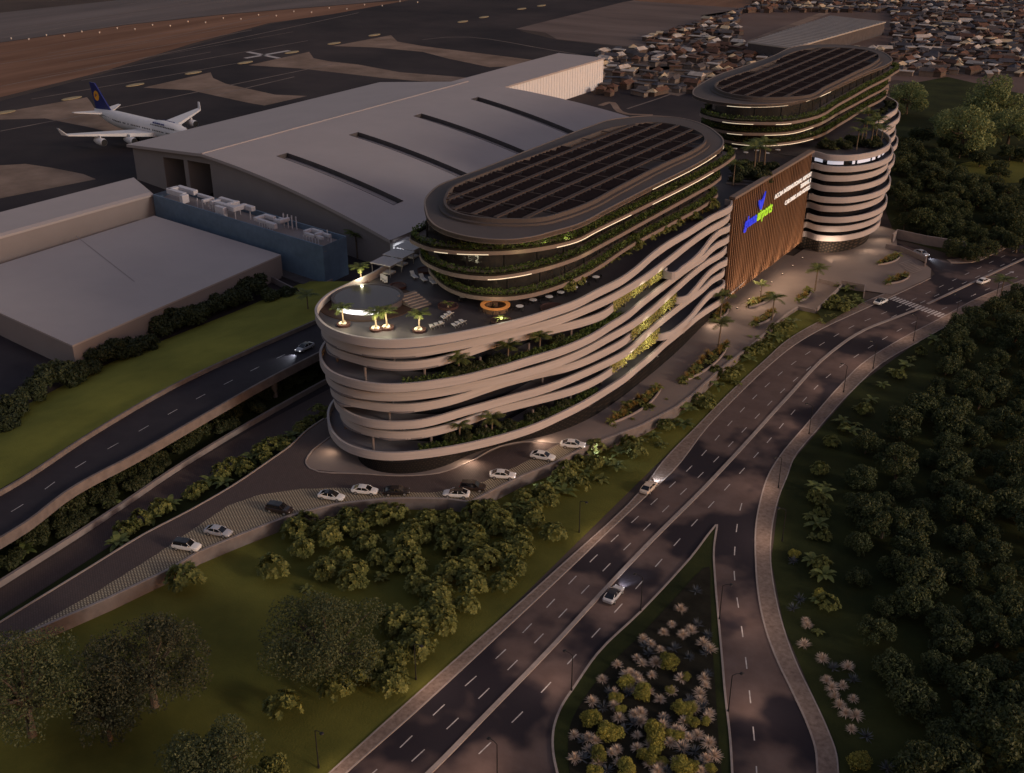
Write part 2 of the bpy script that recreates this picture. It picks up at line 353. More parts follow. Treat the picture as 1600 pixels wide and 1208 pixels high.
# grass bank beside the viaduct, falling towards the halls
bank_hi = cr([U(-120, 822, 5.6), U(0, 764, 5.6), U(140, 675, 5.6), U(280, 595, 5.6), U(385, 546, 5.6), U(490, 500, 5.6), U(600, 448, 5.6)], False, 4)
bank_lo = [Vector((q.x - 30, q.y + 3, .1)) for q in bank_hi]
b = MB(); n = len(bank_hi); mid = [a.lerp(c, .35) + Vector((0, 0, .9)) for a, c in zip(bank_hi, bank_lo)]
b.add(bank_hi + mid + bank_lo, [(k*n + i, k*n + i + 1, k*n + n + i + 1, k*n + n + i) for k in (0, 1) for i in range(n - 1)])
struct(b.build('grass_bank', M_bank, smooth=True))
gsheet('yard', [(-200, 640), (0, 520), (75, 575), (0, 620), (-200, 720)], .08, M_road2)
# --- main road
L_in = [(420, 1319), (543, 1204), (650, 1110), (781, 989), (897, 880), (1012, 771), (1048, 737), (1104, 681), (1156, 626), (1205, 577), (1240, 547), (1282, 518), (1335, 491), (1393, 463), (1421, 450), (1454, 435)]
L_in = [(420, 1319), (543, 1204), (650, 1110), (781, 989), (897, 880), (1012, 771), (1048, 718+20), (1104, 667), (1156, 613), (1205, 567), (1240, 539), (1282, 514), (1335, 489), (1393, 463), (1421, 450), (1454, 434)]
L_out = [(392, 1319), (517, 1204), (639, 1094), (762, 985), (875, 884), (1006, 760), (1034, 722), (1090, 664), (1142, 611), (1195, 562), (1230, 531), (1272, 506), (1317, 485), (1349, 472), (1380, 459), (1412, 445)]
R_in = [(1600, 437), (1561, 452), (1518, 471), (1475, 495), (1410, 529), (1346, 570), (1316, 600), (1258, 667), (1216, 718), (1203, 740), (1190, 779), (1182, 825), (1182, 876), (1186, 926), (1197, 980), (1217, 1034), (1240, 1081), (1263, 1131), (1275, 1166), (1279, 1208), (1280, 1290)]
R_out = [(1600, 448), (1578, 456), (1540, 478), (1486, 506), (1432, 536), (1380, 566), (1342, 600), (1275, 674), (1240, 718), (1232, 740), (1217, 779), (1207, 825), (1205, 876), (1211, 922), (1225, 980), (1248, 1042), (1271, 1089), (1294, 1139), (1308, 1178), (1311, 1208), (1313, 1290)]
MED = [(540, 1330), (676, 1208), (762, 1120), (860, 1019), (950, 921), (1025, 842), (1100, 767), (1146, 718), (1230, 625), (1300, 552), (1352, 517), (1405, 496), (1436, 484), (1451, 476), (1600, 406), (1760, 335)]
far_in = [(1454, 434), (1461, 428), (1452, 416), (1440, 408), (1400, 385), (1420, 380), (1455, 402), (1486, 411), (1518, 410), (1550, 398), (1600, 372), (1760, 300)]
R_ext = [(1760, 372), (1680, 405)]
gsheet('road', L_in + far_in[1:4] + [(1415, 395), (1380, 388), (1395, 376), (1440, 394)] + far_in[6:] + R_ext + R_in + [(1150, 1330), (420, 1330)], .06, M_road)
def walkway(name, a, c, z=.16):
    p, q = cr(UL(a, z), False, 4), cr(UL(c, z), False, 4); n = len(p); bb = MB()
    bb.add(p + q, [(i, i + 1, n + i + 1, n + i) for i in range(n - 1)]); o = struct(bb.build(name, M_walk))
    kb = MB(); kb.wall(p, .02, .18, .25, left=False); kb.wall(q, .02, .18, .2, left=False); struct(kb.build('kerb', M_kerb)); return o
walkway('pavement', L_out, L_in); walkway('pavement', R_in, R_out)
walkway('pavement', [(1600, 364), (1540, 391), (1505, 404), (1480, 406)], [(1600, 372), (1550, 398), (1518, 410), (1486, 411)])
m1 = cr(UL(MED[:13], .06), False, 5); m2 = cr(UL(MED[13:], .06), False, 5); b = MB()
for m_ in (m1, m2): b.wall(m_, .05, .24, .7)
tag(b.build('median_kerb', M_kerb), 'long narrow pale raised kerb dividing the main road', 'kerb')
# lane dashes, one sheet of paint
def between(a, c, t, n=160):
    pa, pc = cr(UL(a, .075), False, 8), cr(UL(c, .075), False, 8)
    ra = resample(pa, plen(pa) / n); rc = resample(pc, plen(pc) / n); k = min(len(ra), len(rc))
    return [ra[i].lerp(rc[i], t) for i in range(k)]
def dashes(b, p, on=2.6, gap=4.6, w=.17, z=.078):
    q = resample(p, on / 4); per = int(round((on + gap) / (on / 4))); i = 0
    while i + 4 < len(q):
        b.strip(atz(q[i:i+5], z), w); i += per
b = MB()
dashes(b, cr(UL([(504, 1278), (601, 1191), (688, 1107), (790, 1015), (927, 873), (1010, 795), (1087, 722), (1140, 662), (1195, 605), (1235, 571), (1285, 537), (1330, 511), (1381, 489), (1440, 462), (1500, 433), (1600, 385)], .078), False, 6))
dashes(b, cr(UL([(520, 1302), (632, 1200), (714, 1124), (820, 1020), (950, 884), (1035, 800), (1115, 722), (1172, 662), (1215, 618), (1262, 577), (1308, 543), (1345, 519), (1395, 495), (1460, 463), (1520, 436), (1600, 398)], .078), False, 6))
dashes(b, cr(UL([(640, 1292), (736, 1190), (813, 1116), (910, 1012), (1004, 908), (1075, 828), (1142, 755), (1200, 690), (1250, 632), (1290, 591), (1335, 558), (1385, 527), (1410, 513), (1475, 482), (1540, 453), (1600, 428)], .078), False, 6))
dashes(b, cr(UL([(1184, 1290), (1182, 1201), (1173, 1100), (1157, 968), (1151, 930), (1147, 890), (1148, 860), (1156, 798), (1166, 765)], .078), False, 6))
p0, p1 = U(1393, 465, .08), U(1478, 495, .08)
ax = (U(1346, 480, .08) - U(1454, 434, .08)).normalized()
for i in range(17):
    c = p0.lerp(p1, (i + .5) / 17); b.strip([c - ax * 1.5, c + ax * 1.5], .55)
struct(b.build('road_marking', M_paint))
b = MB(); c = U(1577, 427, .08); d = (U(1600, 417, .08) - c).normalized(); b.strip([c - d*2, c + d], .3); e = Vector((-d.y, d.x, 0)); b.poly([c + d*2.6, c + d - e*.7, c + d + e*.7])
struct(b.build('arrow_marking', M_paint))
# --- planted gore between the road and the slip road
gore = cr(UL([(1122, 820), (1077, 872), (1039, 914), (1000, 955), (931, 1022), (897, 1071), (875, 1105), (864, 1135), (862, 1169), (869, 1208), (900, 1290), (1150, 1290), (1146, 1208), (1143, 1158), (1135, 1088), (1130, 1030), (1124, 965), (1119, 907), (1117, 856), (1120, 833)], .2), True, 4)
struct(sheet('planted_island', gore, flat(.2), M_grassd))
struct(sheet('planting_bed', cr(UL([(1108, 885), (1050, 940), (1005, 988), (950, 1043), (915, 1088), (892, 1130), (888, 1180), (905, 1250), (1126, 1250), (1124, 1180), (1118, 1080), (1112, 990), (1110, 925)], .24), True, 4), flat(.24), M_soil))
b = MB(); b.wall(gore, .02, .30, .3, closed=True); struct(b.build('island_kerb', M_kerb))
# --- forecourt deck with its drop-off lane
edge = [(-60, 1036), (37, 991), (169, 934), (270, 886), (307, 863), (375, 835), (450, 806), (525, 787), (600, 779), (645, 778), (700, 779), (734, 784), (755, 773), (810, 745), (865, 723), (911, 699), (1002, 664), (1055, 636), (1079, 618), (1125, 576), (1174, 538), (1230, 489), (1247, 479)]
back = [(1275, 485), (1314, 449), (1351, 454), (1393, 460), (1454, 433), (1455, 420), (1440, 409), (1402, 388), (1400, 360), (1330, 340), (1240, 400), (1100, 380), (800, 600), (560, 600), (507, 655), (483, 671), (455, 697), (420, 722), (364, 760), (300, 797), (225, 836), (140, 888), (0, 974), (-60, 1012)]
deck = struct(sheet('forecourt', DL(edge + back), lambda x, y: zd(y), M_deck, CUTS))
ramp = [(-60, 1035), (-60, 1012), (0, 974), (140, 888), (225, 836), (300, 797), (364, 760), (420, 722), (455, 697), (483, 671), (507, 655), (520, 652), (516, 682), (481, 712), (477, 724), (484, 733), (562, 741), (645, 744), (686, 740), (727, 726), (782, 699), (818, 692), (873, 693), (810, 727), (755, 753), (714, 765), (672, 770), (604, 769), (535, 762), (469, 764), (405, 773), (356, 790), (300, 828), (240, 869), (150, 925), (34, 990), (-40, 1028)]
struct(sheet('access_road', DL(ramp, .03), lambda x, y: zd(y) + .03, M_brickroad, CUTS))
lane = [(34, 990), (150, 925), (240, 869), (300, 828), (356, 790), (405, 773), (469, 764), (535, 762), (604, 769), (672, 770), (714, 765), (755, 753), (810, 727), (876, 694), (908, 698), (865, 722), (810, 744), (755, 772), (734, 783), (700, 778), (645, 777), (600, 778), (525, 786), (450, 805), (375, 834), (307, 862), (270, 885), (169, 933), (45, 988)]
struct(sheet('drop_off_lane', DL(lane, .06), lambda x, y: zd(y) + .06, M_grid, CUTS))
b = MB(); apron = [(876, 694), (818, 691), (782, 698), (727, 726), (686, 740), (645, 744), (562, 741), (484, 733), (477, 724), (481, 712), (516, 682)]
b.wallz(cr(DL(apron), False, 4), 0, .16, .25, left=False); b.wallz(cr(DL([(-60, 1012), (0, 974), (140, 888), (225, 836), (300, 797), (364, 760), (420, 722), (455, 697), (483, 671), (507, 655)]), False, 3), -.5, .2, .25)
struct(b.build('kerb', M_kerb))
e3 = DL(edge); b = MB()
for a, c in zip(e3[:-1], e3[1:]): pass
b.wallz([q for q in e3], -2.25, .12, .45, left=False)
w = b.build('retaining_wall', M_concd); tag(w, 'long low concrete retaining wall along the front of the forecourt', 'wall')
b = MB(); b.wallz(e3, .125, .2, .5, left=False); b.build('coping', M_kerb, parent=w)
# walled planter box at the corner of the forecourt
b = MB(); pb = [D(1247, 479), D(1275, 485), D(1314, 449), D(1351, 455)]
b.wallz([D(1275, 486, 0), D(1314, 449, 0), D(1279, 440, 0)], -1.2, .9, .35, left=False)
b.wallz([D(1247, 480, 0), D(1275, 486, 0)], -2, .45, .35, left=False)
b.wallz([D(1314, 448, 0), D(1351, 455, 0), D(1350, 466, 0)], -1, 1.9, .3, left=False)
tag(b.build('planter_wall', M_conc), 'angular concrete wall enclosing the planting at the forecourt corner', 'wall')
b = MB(); b.poly(DL([(1276, 487), (1315, 451), (1350, 456), (1349, 472), (1290, 505)], .05)); struct(b.build('planting_bed', M_grassd))
# ramp down by the drum, with its white parapet
b = MB(); b.wallz([D(1392, 379, 0), D(1400, 371, 0), D(1445, 381, 0), D(1508, 391, 0)], -.4, 2.6, .5, left=False)
tag(b.build('ramp_wall', M_conc), 'straight grey concrete wall beside the sunken ramp right of the drum', 'wall')
b = MB(); b.wallz([D(1383, 388, 0), D(1405, 391, 0), D(1446, 409, 0), D(1444, 416, 0)], -.4, 1.3, .35, left=True)
tag(b.build('ramp_parapet', M_conc), 'low concrete parapet on the forecourt side of the ramp', 'wall')
b = MB()
for i in range(9):
    a, c = D(1405 + i*2.2, 412 + i*1.9, .1 + .02*i), D(1423 + i*2.2, 406 + i*1.9, .1 + .02*i); b.strip([a, c], .35)
tag(b.build('steps', M_kerb), 'shallow pale steps on the forecourt near the ramp', 'steps')
# --- lower service road, its wall, and the viaduct
gsheet('service_road', [(-60, 962), (0, 921), (100, 860), (225, 773), (300, 724), (400, 667), (520, 605), (520, 640), (430, 690), (340, 742), (250, 797), (176, 850), (80, 912), (0, 962), (-60, 1000)], .06, M_brickroad)
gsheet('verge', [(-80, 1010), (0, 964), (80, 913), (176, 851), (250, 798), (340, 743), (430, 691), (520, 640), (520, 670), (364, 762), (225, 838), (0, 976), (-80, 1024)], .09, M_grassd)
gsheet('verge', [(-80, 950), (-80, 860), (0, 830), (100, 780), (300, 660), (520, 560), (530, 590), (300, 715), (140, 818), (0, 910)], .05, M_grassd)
b = MB(); sw = cr(UL([(-60, 958), (0, 919), (140, 830), (225, 773), (245, 759), (350, 692), (455, 631), (511, 600)], 0), False, 4); b.wall(sw, 0, 1.1, .55)
tag(b.build('service_road_wall', M_conc), 'low concrete wall between the viaduct planting and the service road', 'wall')
VZ = 6.2
va = cr(UL([(-120, 826), (0, 768), (140, 678), (280, 597), (385, 548), (490, 502), (600, 450)], VZ + .9), False, 4)
vb = cr(UL([(-120, 905), (0, 838), (35, 817), (105, 764), (210, 708), (315, 648), (420, 589), (504, 546), (610, 490)], VZ + .9), False, 4)
va = resample(va, plen(va) / 40)[:41]; vb = resample(vb, plen(vb) / 40)[:41]; k = min(len(va), len(vb)); va, vb = va[:k], vb[:k]
via = thing('viaduct', 'raised two lane viaduct with pale parapets crossing the left side', 'viaduct', va[0])
def vpart(name, bb, m):
    o = bb.build(name, m); o.parent = via; o.matrix_parent_inverse = Matrix.Translation(-Vector(via.location)); return o
b = MB(); ia, ib = atz(va, VZ), atz(vb, VZ); b.add(ia + ib + atz(va, VZ - .9) + atz(vb, VZ - .9), [(i, i+1, k+i+1, k+i) for i in range(k-1)] + [(2*k+i, 3*k+i, 3*k+i+1, 2*k+i+1) for i in range(k-1)])
vpart('carriageway', b, M_road2)
for q, lf in ((va, False), (vb, True)):
    b = MB(); b.wall(atz(q, 0), VZ - 1.0, VZ + .9, .45, left=not lf); vpart('parapet', b, M_concd)
b = MB(); md = [a.lerp(c, .5) for a, c in zip(va, vb)]; dashes(b, md, 2.6, 5.5, .16, VZ + .02); vpart('lane_marking', b, M_paint)['kind'] = 'stuff'
for i in (27,):
    b = MB(); c = md[i].lerp(vb[i], .55); b.tube([(c.x, c.y, 0), (c.x, c.y, VZ - 1.6)], .7, 12); b.box((c.x, c.y, VZ - 1.25), (4.0, 1.2, .8), R(20)); vpart('pier', b, M_concd)
# ================================================================== CAR PARK PODIUM
Z = lambda k: 29.4 - 2.9 * (k - 1)
FLOOR = Z(1) - 1.45
T1 = [(646,387),(612,406),(582,425),(540,444),(512,458),(497,472),(491,482),(496,497),(511,511),(538,522),(567,528),(602,531),(637,530),(690,524),(744,514),(787,505),(822,496),(866,482),(900,470),(935,452),(970,435),(998,415),(1022,394),(1049,375),(1075,360),(1110,338),(1146,315)]
T2 = [(553,540),(571,544),(602,547),(629,547),(655,545),(690,539),(725,532),(760,525),(800,515),(840,505),(875,495),(917,478),(952,463),(987,443),(1010,429),(1033,412),(1049,400),(1075,379),(1110,354),(1142,333)]
T3 = [(552,554),(576,562),(602,566),(629,567),(655,565),(681,561),(716,551),(735,544),(770,531),(822,519),(857,511),(910,499),(945,487),(961,475)]
T3b = [(1038,424),(1050,426),(1068,416),(1085,403),(1101,386),(1113,370),(1127,358),(1141,351)]
T4 = [(511,528),(501,541),(498,553),(503,567),(515,580),(538,590),(567,597),(602,601),(629,600),(655,598),(690,593),(725,587),(760,578),(787,571),(822,560),(857,550),(892,538),(927,522),(954,505),(980,489),(1005,468),(1036,444),(1060,426),(1085,408),(1098,400),(1110,388),(1124,377),(1141,368)]
T5 = [(567,612),(602,615),(637,614),(672,610),(707,604),(744,596),(787,586),(822,578),(857,567),(900,551),(927,538),(945,527),(963,517),(980,509),(1000,495),(1020,481),(1036,466),(1057,447),(1084,423),(1110,403),(1137,386)]
T6 = [(567,625),(585,630),(602,632),(629,634),(655,631),(690,625),(725,615),(755,604),(784,594),(814,586),(850,577),(875,573),(910,562),(945,546),(980,527),(990,521)]
T6b = [(1056,465),(1068,464),(1084,452),(1096,438),(1110,422),(1125,411),(1137,404)]
T7 = [(524,601),(520,611),(522,623),(531,636),(546,646),(567,654),(602,659),(629,659),(655,657),(690,649),(725,638),(752,631),(805,616),(849,604),(884,591),(919,576),(954,560),(980,546),(1000,528),(1022,508),(1054,482),(1075,466),(1098,449),(1115,433),(1133,421)]
T8 = [(571,669),(585,672),(602,676),(629,676),(655,674),(690,667),(725,656),(752,644),(784,634),(822,625),(857,616),(875,612),(910,601),(945,583),(957,576)]
T8b = [(1031,522),(1045,519),(1062,508),(1078,494),(1092,477),(1110,457),(1133,440)]
T9 = [(516,629),(511,641),(511,654),(518,675),(540,694),(575,705),(610,708),(656,705),(705,698),(757,687),(805,674),(840,662),(875,646),(910,629),(945,608),(980,585),(1000,568),(1020,552),(1040,533),(1060,517),(1075,505),(1091,491),(1113,476),(1130,463)]
XB = -140.0; YR = 262.0
def left_of(T, k, d, drop):
    """the hidden left end of a level: the level above, drawn in by d"""
    p = UL(T, Z(k)); q = offs(p, d, False, True)
    return [Vector((v.x, v.y, 0)) for v in q[:drop]]
P = {1: UL(T1, Z(1)), 4: UL(T4, Z(4)), 7: UL(T7, Z(7)), 9: UL(T9, Z(9))}
P[2] = left_of(T1, 1, .6, 8) + UL(T2, Z(2)); P[3] = left_of(T1, 1, 1.3, 8) + UL(T3, Z(3))
P[5] = left_of(T4, 4, .6, 5) + UL(T5, Z(5)); P[6] = left_of(T4, 4, 1.3, 5) + UL(T6, Z(6))
P[8] = left_of(T7, 7, .7, 4) + UL(T8, Z(8))
for k, T in ((3, T3b), (6, T6b), (8, T8b)): P[(k, 2)] = UL(T, Z(k))
def start_back(p, k):
    q = list(p)
    if q[0].x > XB + 4: q = [Vector((XB + 1.0, q[0].y + 12, 0)), Vector((XB + 2.0, q[0].y + 5, 0))] + q
    return [Vector((XB, 302.8, 0)), Vector((XB, 240, 0)), Vector((XB, 195, 0))] + q if k not in (1,) else [Vector((XB, 302.8, 0)), Vector((XB, 240, 0))] + q
pod = thing('car_park_building', 'long building with nine wavy pale parapet bands and planted terraces', 'building', (0, 0, 0))
def curl(p, at_end, d=2.6):
    q = list(p); a, c = (q[-1], q[-2]) if at_end else (q[0], q[1]); t = (a - c); t.z = 0; t.normalize()
    nrm = Vector((-t.y, t.x, 0)) if at_end else Vector((t.y, -t.x, 0))      # towards the inside of the building
    e = [a + t*.6 + nrm*.5, a + t*.75 + nrm*1.3, a + t*.7 + nrm*d]
    return q + e if at_end else e[::-1] + q
RUNS = {}
for k in range(1, 10):
    p = start_back(P[k], k)
    if k in (3, 6, 8): p = curl(p, True)
    else:
        e = p[-1]; p = p + [Vector((e.x - .5, e.y + .9, 0)), Vector((e.x - 2.5, e.y + 1.2, 0))]
    q = smooth(resample(cr(atz(p, 0), False, 5), .8) + [atz(p, 0)[-1]], 30 if k in (2, 3, 5, 6, 8) else 6, 4); RUNS[k] = q
    b = MB(); b.wall(q, Z(k) - 1.62, Z(k), .45, left=True); b.build('parapet_band', M_band, pod)
    if (k, 2) in P:
        p = curl(P[(k, 2)], False); e = p[-1]; p = p + [Vector((e.x - .5, e.y + .9, 0)), Vector((e.x - 2.5, e.y + 1.2, 0))]
        b = MB(); b.wall(cr(atz(p, 0), False, 5), Z(k) - 1.62, Z(k), .45, left=True); b.build('parapet_band', M_band, pod)
    # floor slab, following the full outline of the level
    full = start_back(P[k], k)
    if (k, 2) in P: full = full + offs(P[(k, 2)], .1, False, True)
    s = offs(cr(atz(full, 0), False, 4), .3, False, True); s = s + [Vector((-99, 302.8, 0)), Vector((XB + .5, 302.8, 0))]
    b = MB(); b.prism(s, Z(k) - 1.75, Z(k) - 1.45 if k > 1 else FLOOR); b.build('floor_slab', M_slab if k > 1 else M_tile, pod)
core = cr([Vector(q) for q in ((-137, 300, 0), (-137, 150, 0), (-134, 145.5, 0), (-128, 143.5, 0), (-118, 144, 0), (-111, 148, 0), (-107, 156, 0), (-105, 170, 0), (-102.5, 190, 0), (-102, 215, 0), (-103, 246, 0), (-104, 300, 0))], False, 3)
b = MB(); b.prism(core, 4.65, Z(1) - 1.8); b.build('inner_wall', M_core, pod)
b = MB(); base = cr([Vector((v.x, v.y, 0)) for v in DL([(590, 690), (560, 706), (561, 719), (582, 734), (617, 740), (656, 738), (698, 727), (726, 714), (765, 700), (810, 690), (862, 678), (915, 657), (950, 636), (1009, 591), (1055, 552), (1107, 500), (1128, 480)])], False, 4)
b.prism(base + [Vector((-106, 250, 0)), Vector((-130, 250, 0)), Vector((-130, 165, 0))], 0.3, Z(9) - 1.65); b.build('perforated_base', M_screen, pod)
# columns seen in the dark gaps, and lit window bays under the roof terrace
cme = None
for k in range(2, 10):
    q = offs(RUNS[k], 3.2, False, True); q = [v for v in q if v.y < 250 and v.x > -139]
    for v in resample(q, 11.0)[1:]:
        if cme is None: b = MB(); b.tube([(0, 0, -1.5), (0, 0, 1.2)], .25, 8); co = b.build('column', M_concd, pod); cme = co.data
        else: co = link('column', cme, pod)
        co.location = (v.x, v.y, Z(k))
q = offs(RUNS[2], 1.2, False, True); i0 = min(range(len(q)), key=lambda i: (q[i] - U(560, 543, Z(2)).xy.to_3d()).length); i1 = min(range(len(q)), key=lambda i: (q[i] - U(740, 528, Z(2)).xy.to_3d()).length)
q = resample(q[i0:i1], .5); M_winlit = mat('lit_window', (.5, .5, .55), .4, .1, .5, emit=(.75, .78, 1), es=.30)
for a, c in ((0, 9), (12, 24), (27, 38), (41, 55)):
    if c < len(q): b = MB(); b.wall(q[a:c], Z(2) - .1, Z(1) - 1.7, .1); b.build('window', M_winlit, pod)
# hanging green screens, each where a parapet is left out
def leafquads(pts, nrm, size, aspect=.5, flat_=.6, jitter=.5):
    pts = np.asarray(pts, float); m = len(pts); nrm = np.asarray(nrm, float)
    n = nrm * flat_ + rng.normal(0, jitter, (m, 3)); n /= np.linalg.norm(n, axis=1, keepdims=True) + 1e-9
    r = rng.normal(0, 1, (m, 3)); t = np.cross(n, r); t /= np.linalg.norm(t, axis=1, keepdims=True) + 1e-9; bt = np.cross(n, t)
    s = (size * rng.uniform(.65, 1.35, (m, 1))) if np.isscalar(size) else np.asarray(size).reshape(-1, 1)
    V = np.stack([pts - t*s, pts + bt*s*aspect - t*s*.1, pts + t*s, pts - bt*s*aspect - t*s*.1], 1).reshape(-1, 3)
    return V, np.arange(4*m).reshape(-1, 4)
def leaves_along(path, z0, z1, th, n, size, m, name, parent, nr=(0, 0, 1)):
    L = resample(path, plen(path) / 60); idx = rng.uniform(0, len(L) - 1.001, n); pts = []
    for x, zz, w in zip(idx, rng.uniform(z0, z1, n), rng.uniform(-th, th, n)):
        i = int(x); a = L[i].lerp(L[i+1], x - i); d = (L[i+1] - L[i]).normalized(); pts.append((a.x - d.y*w, a.y + d.x*w, zz))
    V, Q = leafquads(pts, np.tile(nr, (n, 1)), size, .45, .5, .7); return link(name, npmesh(name, V, Q, m), parent)
for (k, a, c) in ((3, (963, 476), (1038, 424)), (6, (992, 522), (1060, 466)), (8, (960, 575), (1033, 522))):
    pa, pc = U(*a, Z(k)), U(*c, Z(k)); inn = Vector((-.6, 0, 0)); pa += inn; pc += inn; nn = 46; V = []
    pts, nr = [], []
    for i in range(nn):
        s = pa.lerp(pc, i / (nn - 1)); ln = random.uniform(.75, 1.0)
        for j in range(26):
            zz = Z(k) + 1.25 - 3.1 * ln * (j / 26) ; pts.append((s.x + random.gauss(0, .12), s.y + random.gauss(0, .14), zz)); nr.append((1, -.3, .2))
    V, Q = leafquads(pts, nr, .26, .5, .8, .5); link('green_screen', npmesh('green_screen', V, Q, L_vine), pod)
    b = MB(); b.wall([pa - Vector((.5, 0, 0)), pc - Vector((.5, 0, 0))], Z(k) - 1.8, Z(k) + 1.2, .1); b.build('screen_frame', M_dark, pod)
# grass edges on the two planted terraces
for k, ua, ub in ((4, 650, 985), (9, 690, 960)):
    T = [t for t in (T4 if k == 4 else T9) if ua - 40 <= t[0] <= ub]
    q = offs(cr(atz(UL(T, Z(k)), 0), False, 4), 1.6, False, True)
    leaves_along(q, Z(k) - 1.0, Z(k) + .35, 1.0, 3600, .28, L_hedge, 'grass_edge', pod)
    b = MB(); b.strip(atz(q, Z(k) - 1.0), 2.2); b.build('planting_trough', M_soil, pod)
# ================================================================== HOTEL TOWERS
SHARED = {}
def broken(n):
    out = []; i = 0
    while i < n - 2: j = min(n, i + random.choice((4, 7, 12, 16))); out.append((i, j)); i = j + random.choice((1, 1, 3, 6))
    return [(a, c) for a, c in out if c - a > 1]
def tower(label, R_o, R_i, C_o, B_o, A_o, lit):
    """outlines (closed) of roof, inner roof rim and the three slabs"""
    t = thing('hotel_tower', label, 'hotel tower', (0, 0, 0))
    ro, ri = cr(R_o, True, 5), cr(R_i, True, 5)
    b = MB(); b.prism(atz(ro, 0), 41.7, 42.4); b.build('roof', M_roof, t)
    b = MB(); b.wall(atz(ro, 0), 41.6, 42.52, .35, closed=True, left=area(ro) > 0); b.build('roof_edge', M_roofedge, t)
    s = area(ri) > 0
    b = MB(); b.wall(atz(ri, 0), 42.3, 43.6, .5, closed=True, left=s); b.wall(offs(atz(ri, 0), -.9, True, s), 42.3, 42.8, .9, closed=True, left=s); b.build('roof_upstand', M_roof, t)
    # rows of dark panels inside the upstand
    b = MB(); ins = inset(atz(ri, 0), .5)
    def inside(x, y):
        c = False; n = len(ins)
        for i in range(n):
            p, q = ins[i-1], ins[i]
            if (p.y > y) != (q.y > y) and x < (q.x - p.x) * (y - p.y) / (q.y - p.y) + p.x: c = not c
        return c
    x0, x1, y0, y1 = min(q.x for q in ins), max(q.x for q in ins), min(q.y for q in ins), max(q.y for q in ins)
    rows = 6; pitch = (x1 - x0) / rows
    for r in range(rows):
        x = x0 + (r + .5) * pitch; y = y0; run = 0
        while y < y1:
            if inside(x - pitch*.30, y) and inside(x + pitch*.30, y) and run % 7 != 6:
                w = pitch*.75; b.add([(x - w/2, y, 42.85), (x + w/2, y, 42.85), (x + w/2, y + .9, 43.5), (x - w/2, y + .9, 43.5), (x - w/2, y + .06, 42.75), (x + w/2, y + .06, 42.75)], [(0, 1, 2, 3), (0, 3, 4), (1, 5, 2), (3, 2, 5, 4)])
            elif b.v: b.build('panel', M_panel, t); b = MB()
            y += 1.55; run += 1
        if b.v: b.build('panel', M_panel, t); b = MB()
    bb = MB(); yy = y0 + 1
    for r in range(rows + 1):
        x = x0 + r*pitch; ys_ = [y for y in np.arange(y0, y1, .8) if inside(x, y)]
        if len(ys_) > 4: bb.box((x, (ys_[0] + ys_[-1])/2, 43.5), (.9, ys_[-1] - ys_[0], .22))
    while yy < y1:
        xs_ = [x for x in np.arange(x0, x1, .5) if inside(x, yy)]
        if len(xs_) > 4: bb.box(((xs_[0] + xs_[-1])/2, yy, 43.46), (xs_[-1] - xs_[0], .28, .2))
        yy += 6*1.55
    gb = bb.build('pergola_grid', M_grille, t); gb['kind'] = 'stuff'
    levels = [(38.4, cr(C_o, True, 5)), (34.4, cr(B_o, True, 5)), (30.4, cr(A_o, True, 5))]
    for z, o in levels:
        b = MB(); b.prism(atz(o, 0), z - .75, z); b.build('floor_slab', M_tslab, t)
        s = area(o) > 0; hp = offs(atz(o, 0), .55, True, s); hp = hp + [hp[0]]
        leaves_along(hp, z, z + 1.5, .42, 8500, .28, L_hedge, 'hedge', t)
        b = MB(); b.wall(offs(atz(o, 0), .2, True, s), z, z + .35, .8, closed=True, left=s); b.build('planter', M_soil, t)
        g = inset(atz(o, 0), 3.4); gl = MB(); gl.prism(g, z + .01, z + 3.3); gw = gl.build('glazing', M_tglass, t)
        gg = resample(g + [g[0]], 7.4)[:33]
        for v in gg:
            if 'mullion' not in SHARED: mb = MB(); mb.box((0, 0, 1.65), (.3, .3, 3.26)); mo_ = mb.build('mullion', M_black, gw); SHARED['mullion'] = mo_.data
            else: mo_ = link('mullion', SHARED['mullion'], gw)
            mo_.location = (v.x, v.y, z)
    g = inset(atz(levels[2][1], 0), 4.5); b = MB(); b.prism(g, FLOOR + .01, 29.7); b.build('lobby_glazing', M_tglass, t)
    # lit soffit strips
    for z, o, ya, yb in lit:
        oo = {41.5: ro, 37.6: levels[0][1], 33.6: levels[1][1], 29.6: levels[2][1]}[z]; s = area(oo) > 0
        q = offs(atz(oo, 0), -.05, True, s); q = q + q[:8]
        seg = []; best = []
        for v in q:
            if ya <= v.y <= yb and v.x > XB + 20: seg.append(v)
            else:
                if len(seg) > len(best): best = seg
                seg = []
        if len(seg) > len(best): best = seg
        if len(best) > 2: b = MB(); [b.wall(best[i0:i1], z + .12, z + .24, .06, left=True) for i0, i1 in broken(len(best))]; b.build('light_strip', M_strip, t)
    return t
R1 = UL([(1055,183.5),(1020,181.2),(976,184),(950,188),(927,195.4),(850,225),(790,248.6),(728.5,272.4),(707.5,280),(686,289),(671,301),(663,313),(664,328),(671,345),(683,355),(699,362),(725,369),(760,374),(795,375),(830,371),(865,362),(900,352),(950,327),(1020,291),(1090,256),(1116,240),(1130,228),(1130,217),(1121,208),(1099,194.5),(1075,187)], 42.4)
I1 = UL([(985,193.6),(950,200),(915,212),(830,243),(742,275),(704,292),(695,306),(693,315),(700,326),(718,334),(751,340),(795,342),(847,340),(882,331),(915,319),(967,292),(1037,256),(1090,231),(1102,222),(1104,215),(1097,207),(1081,200),(1055,193.6),(1020,190)], 43.6)
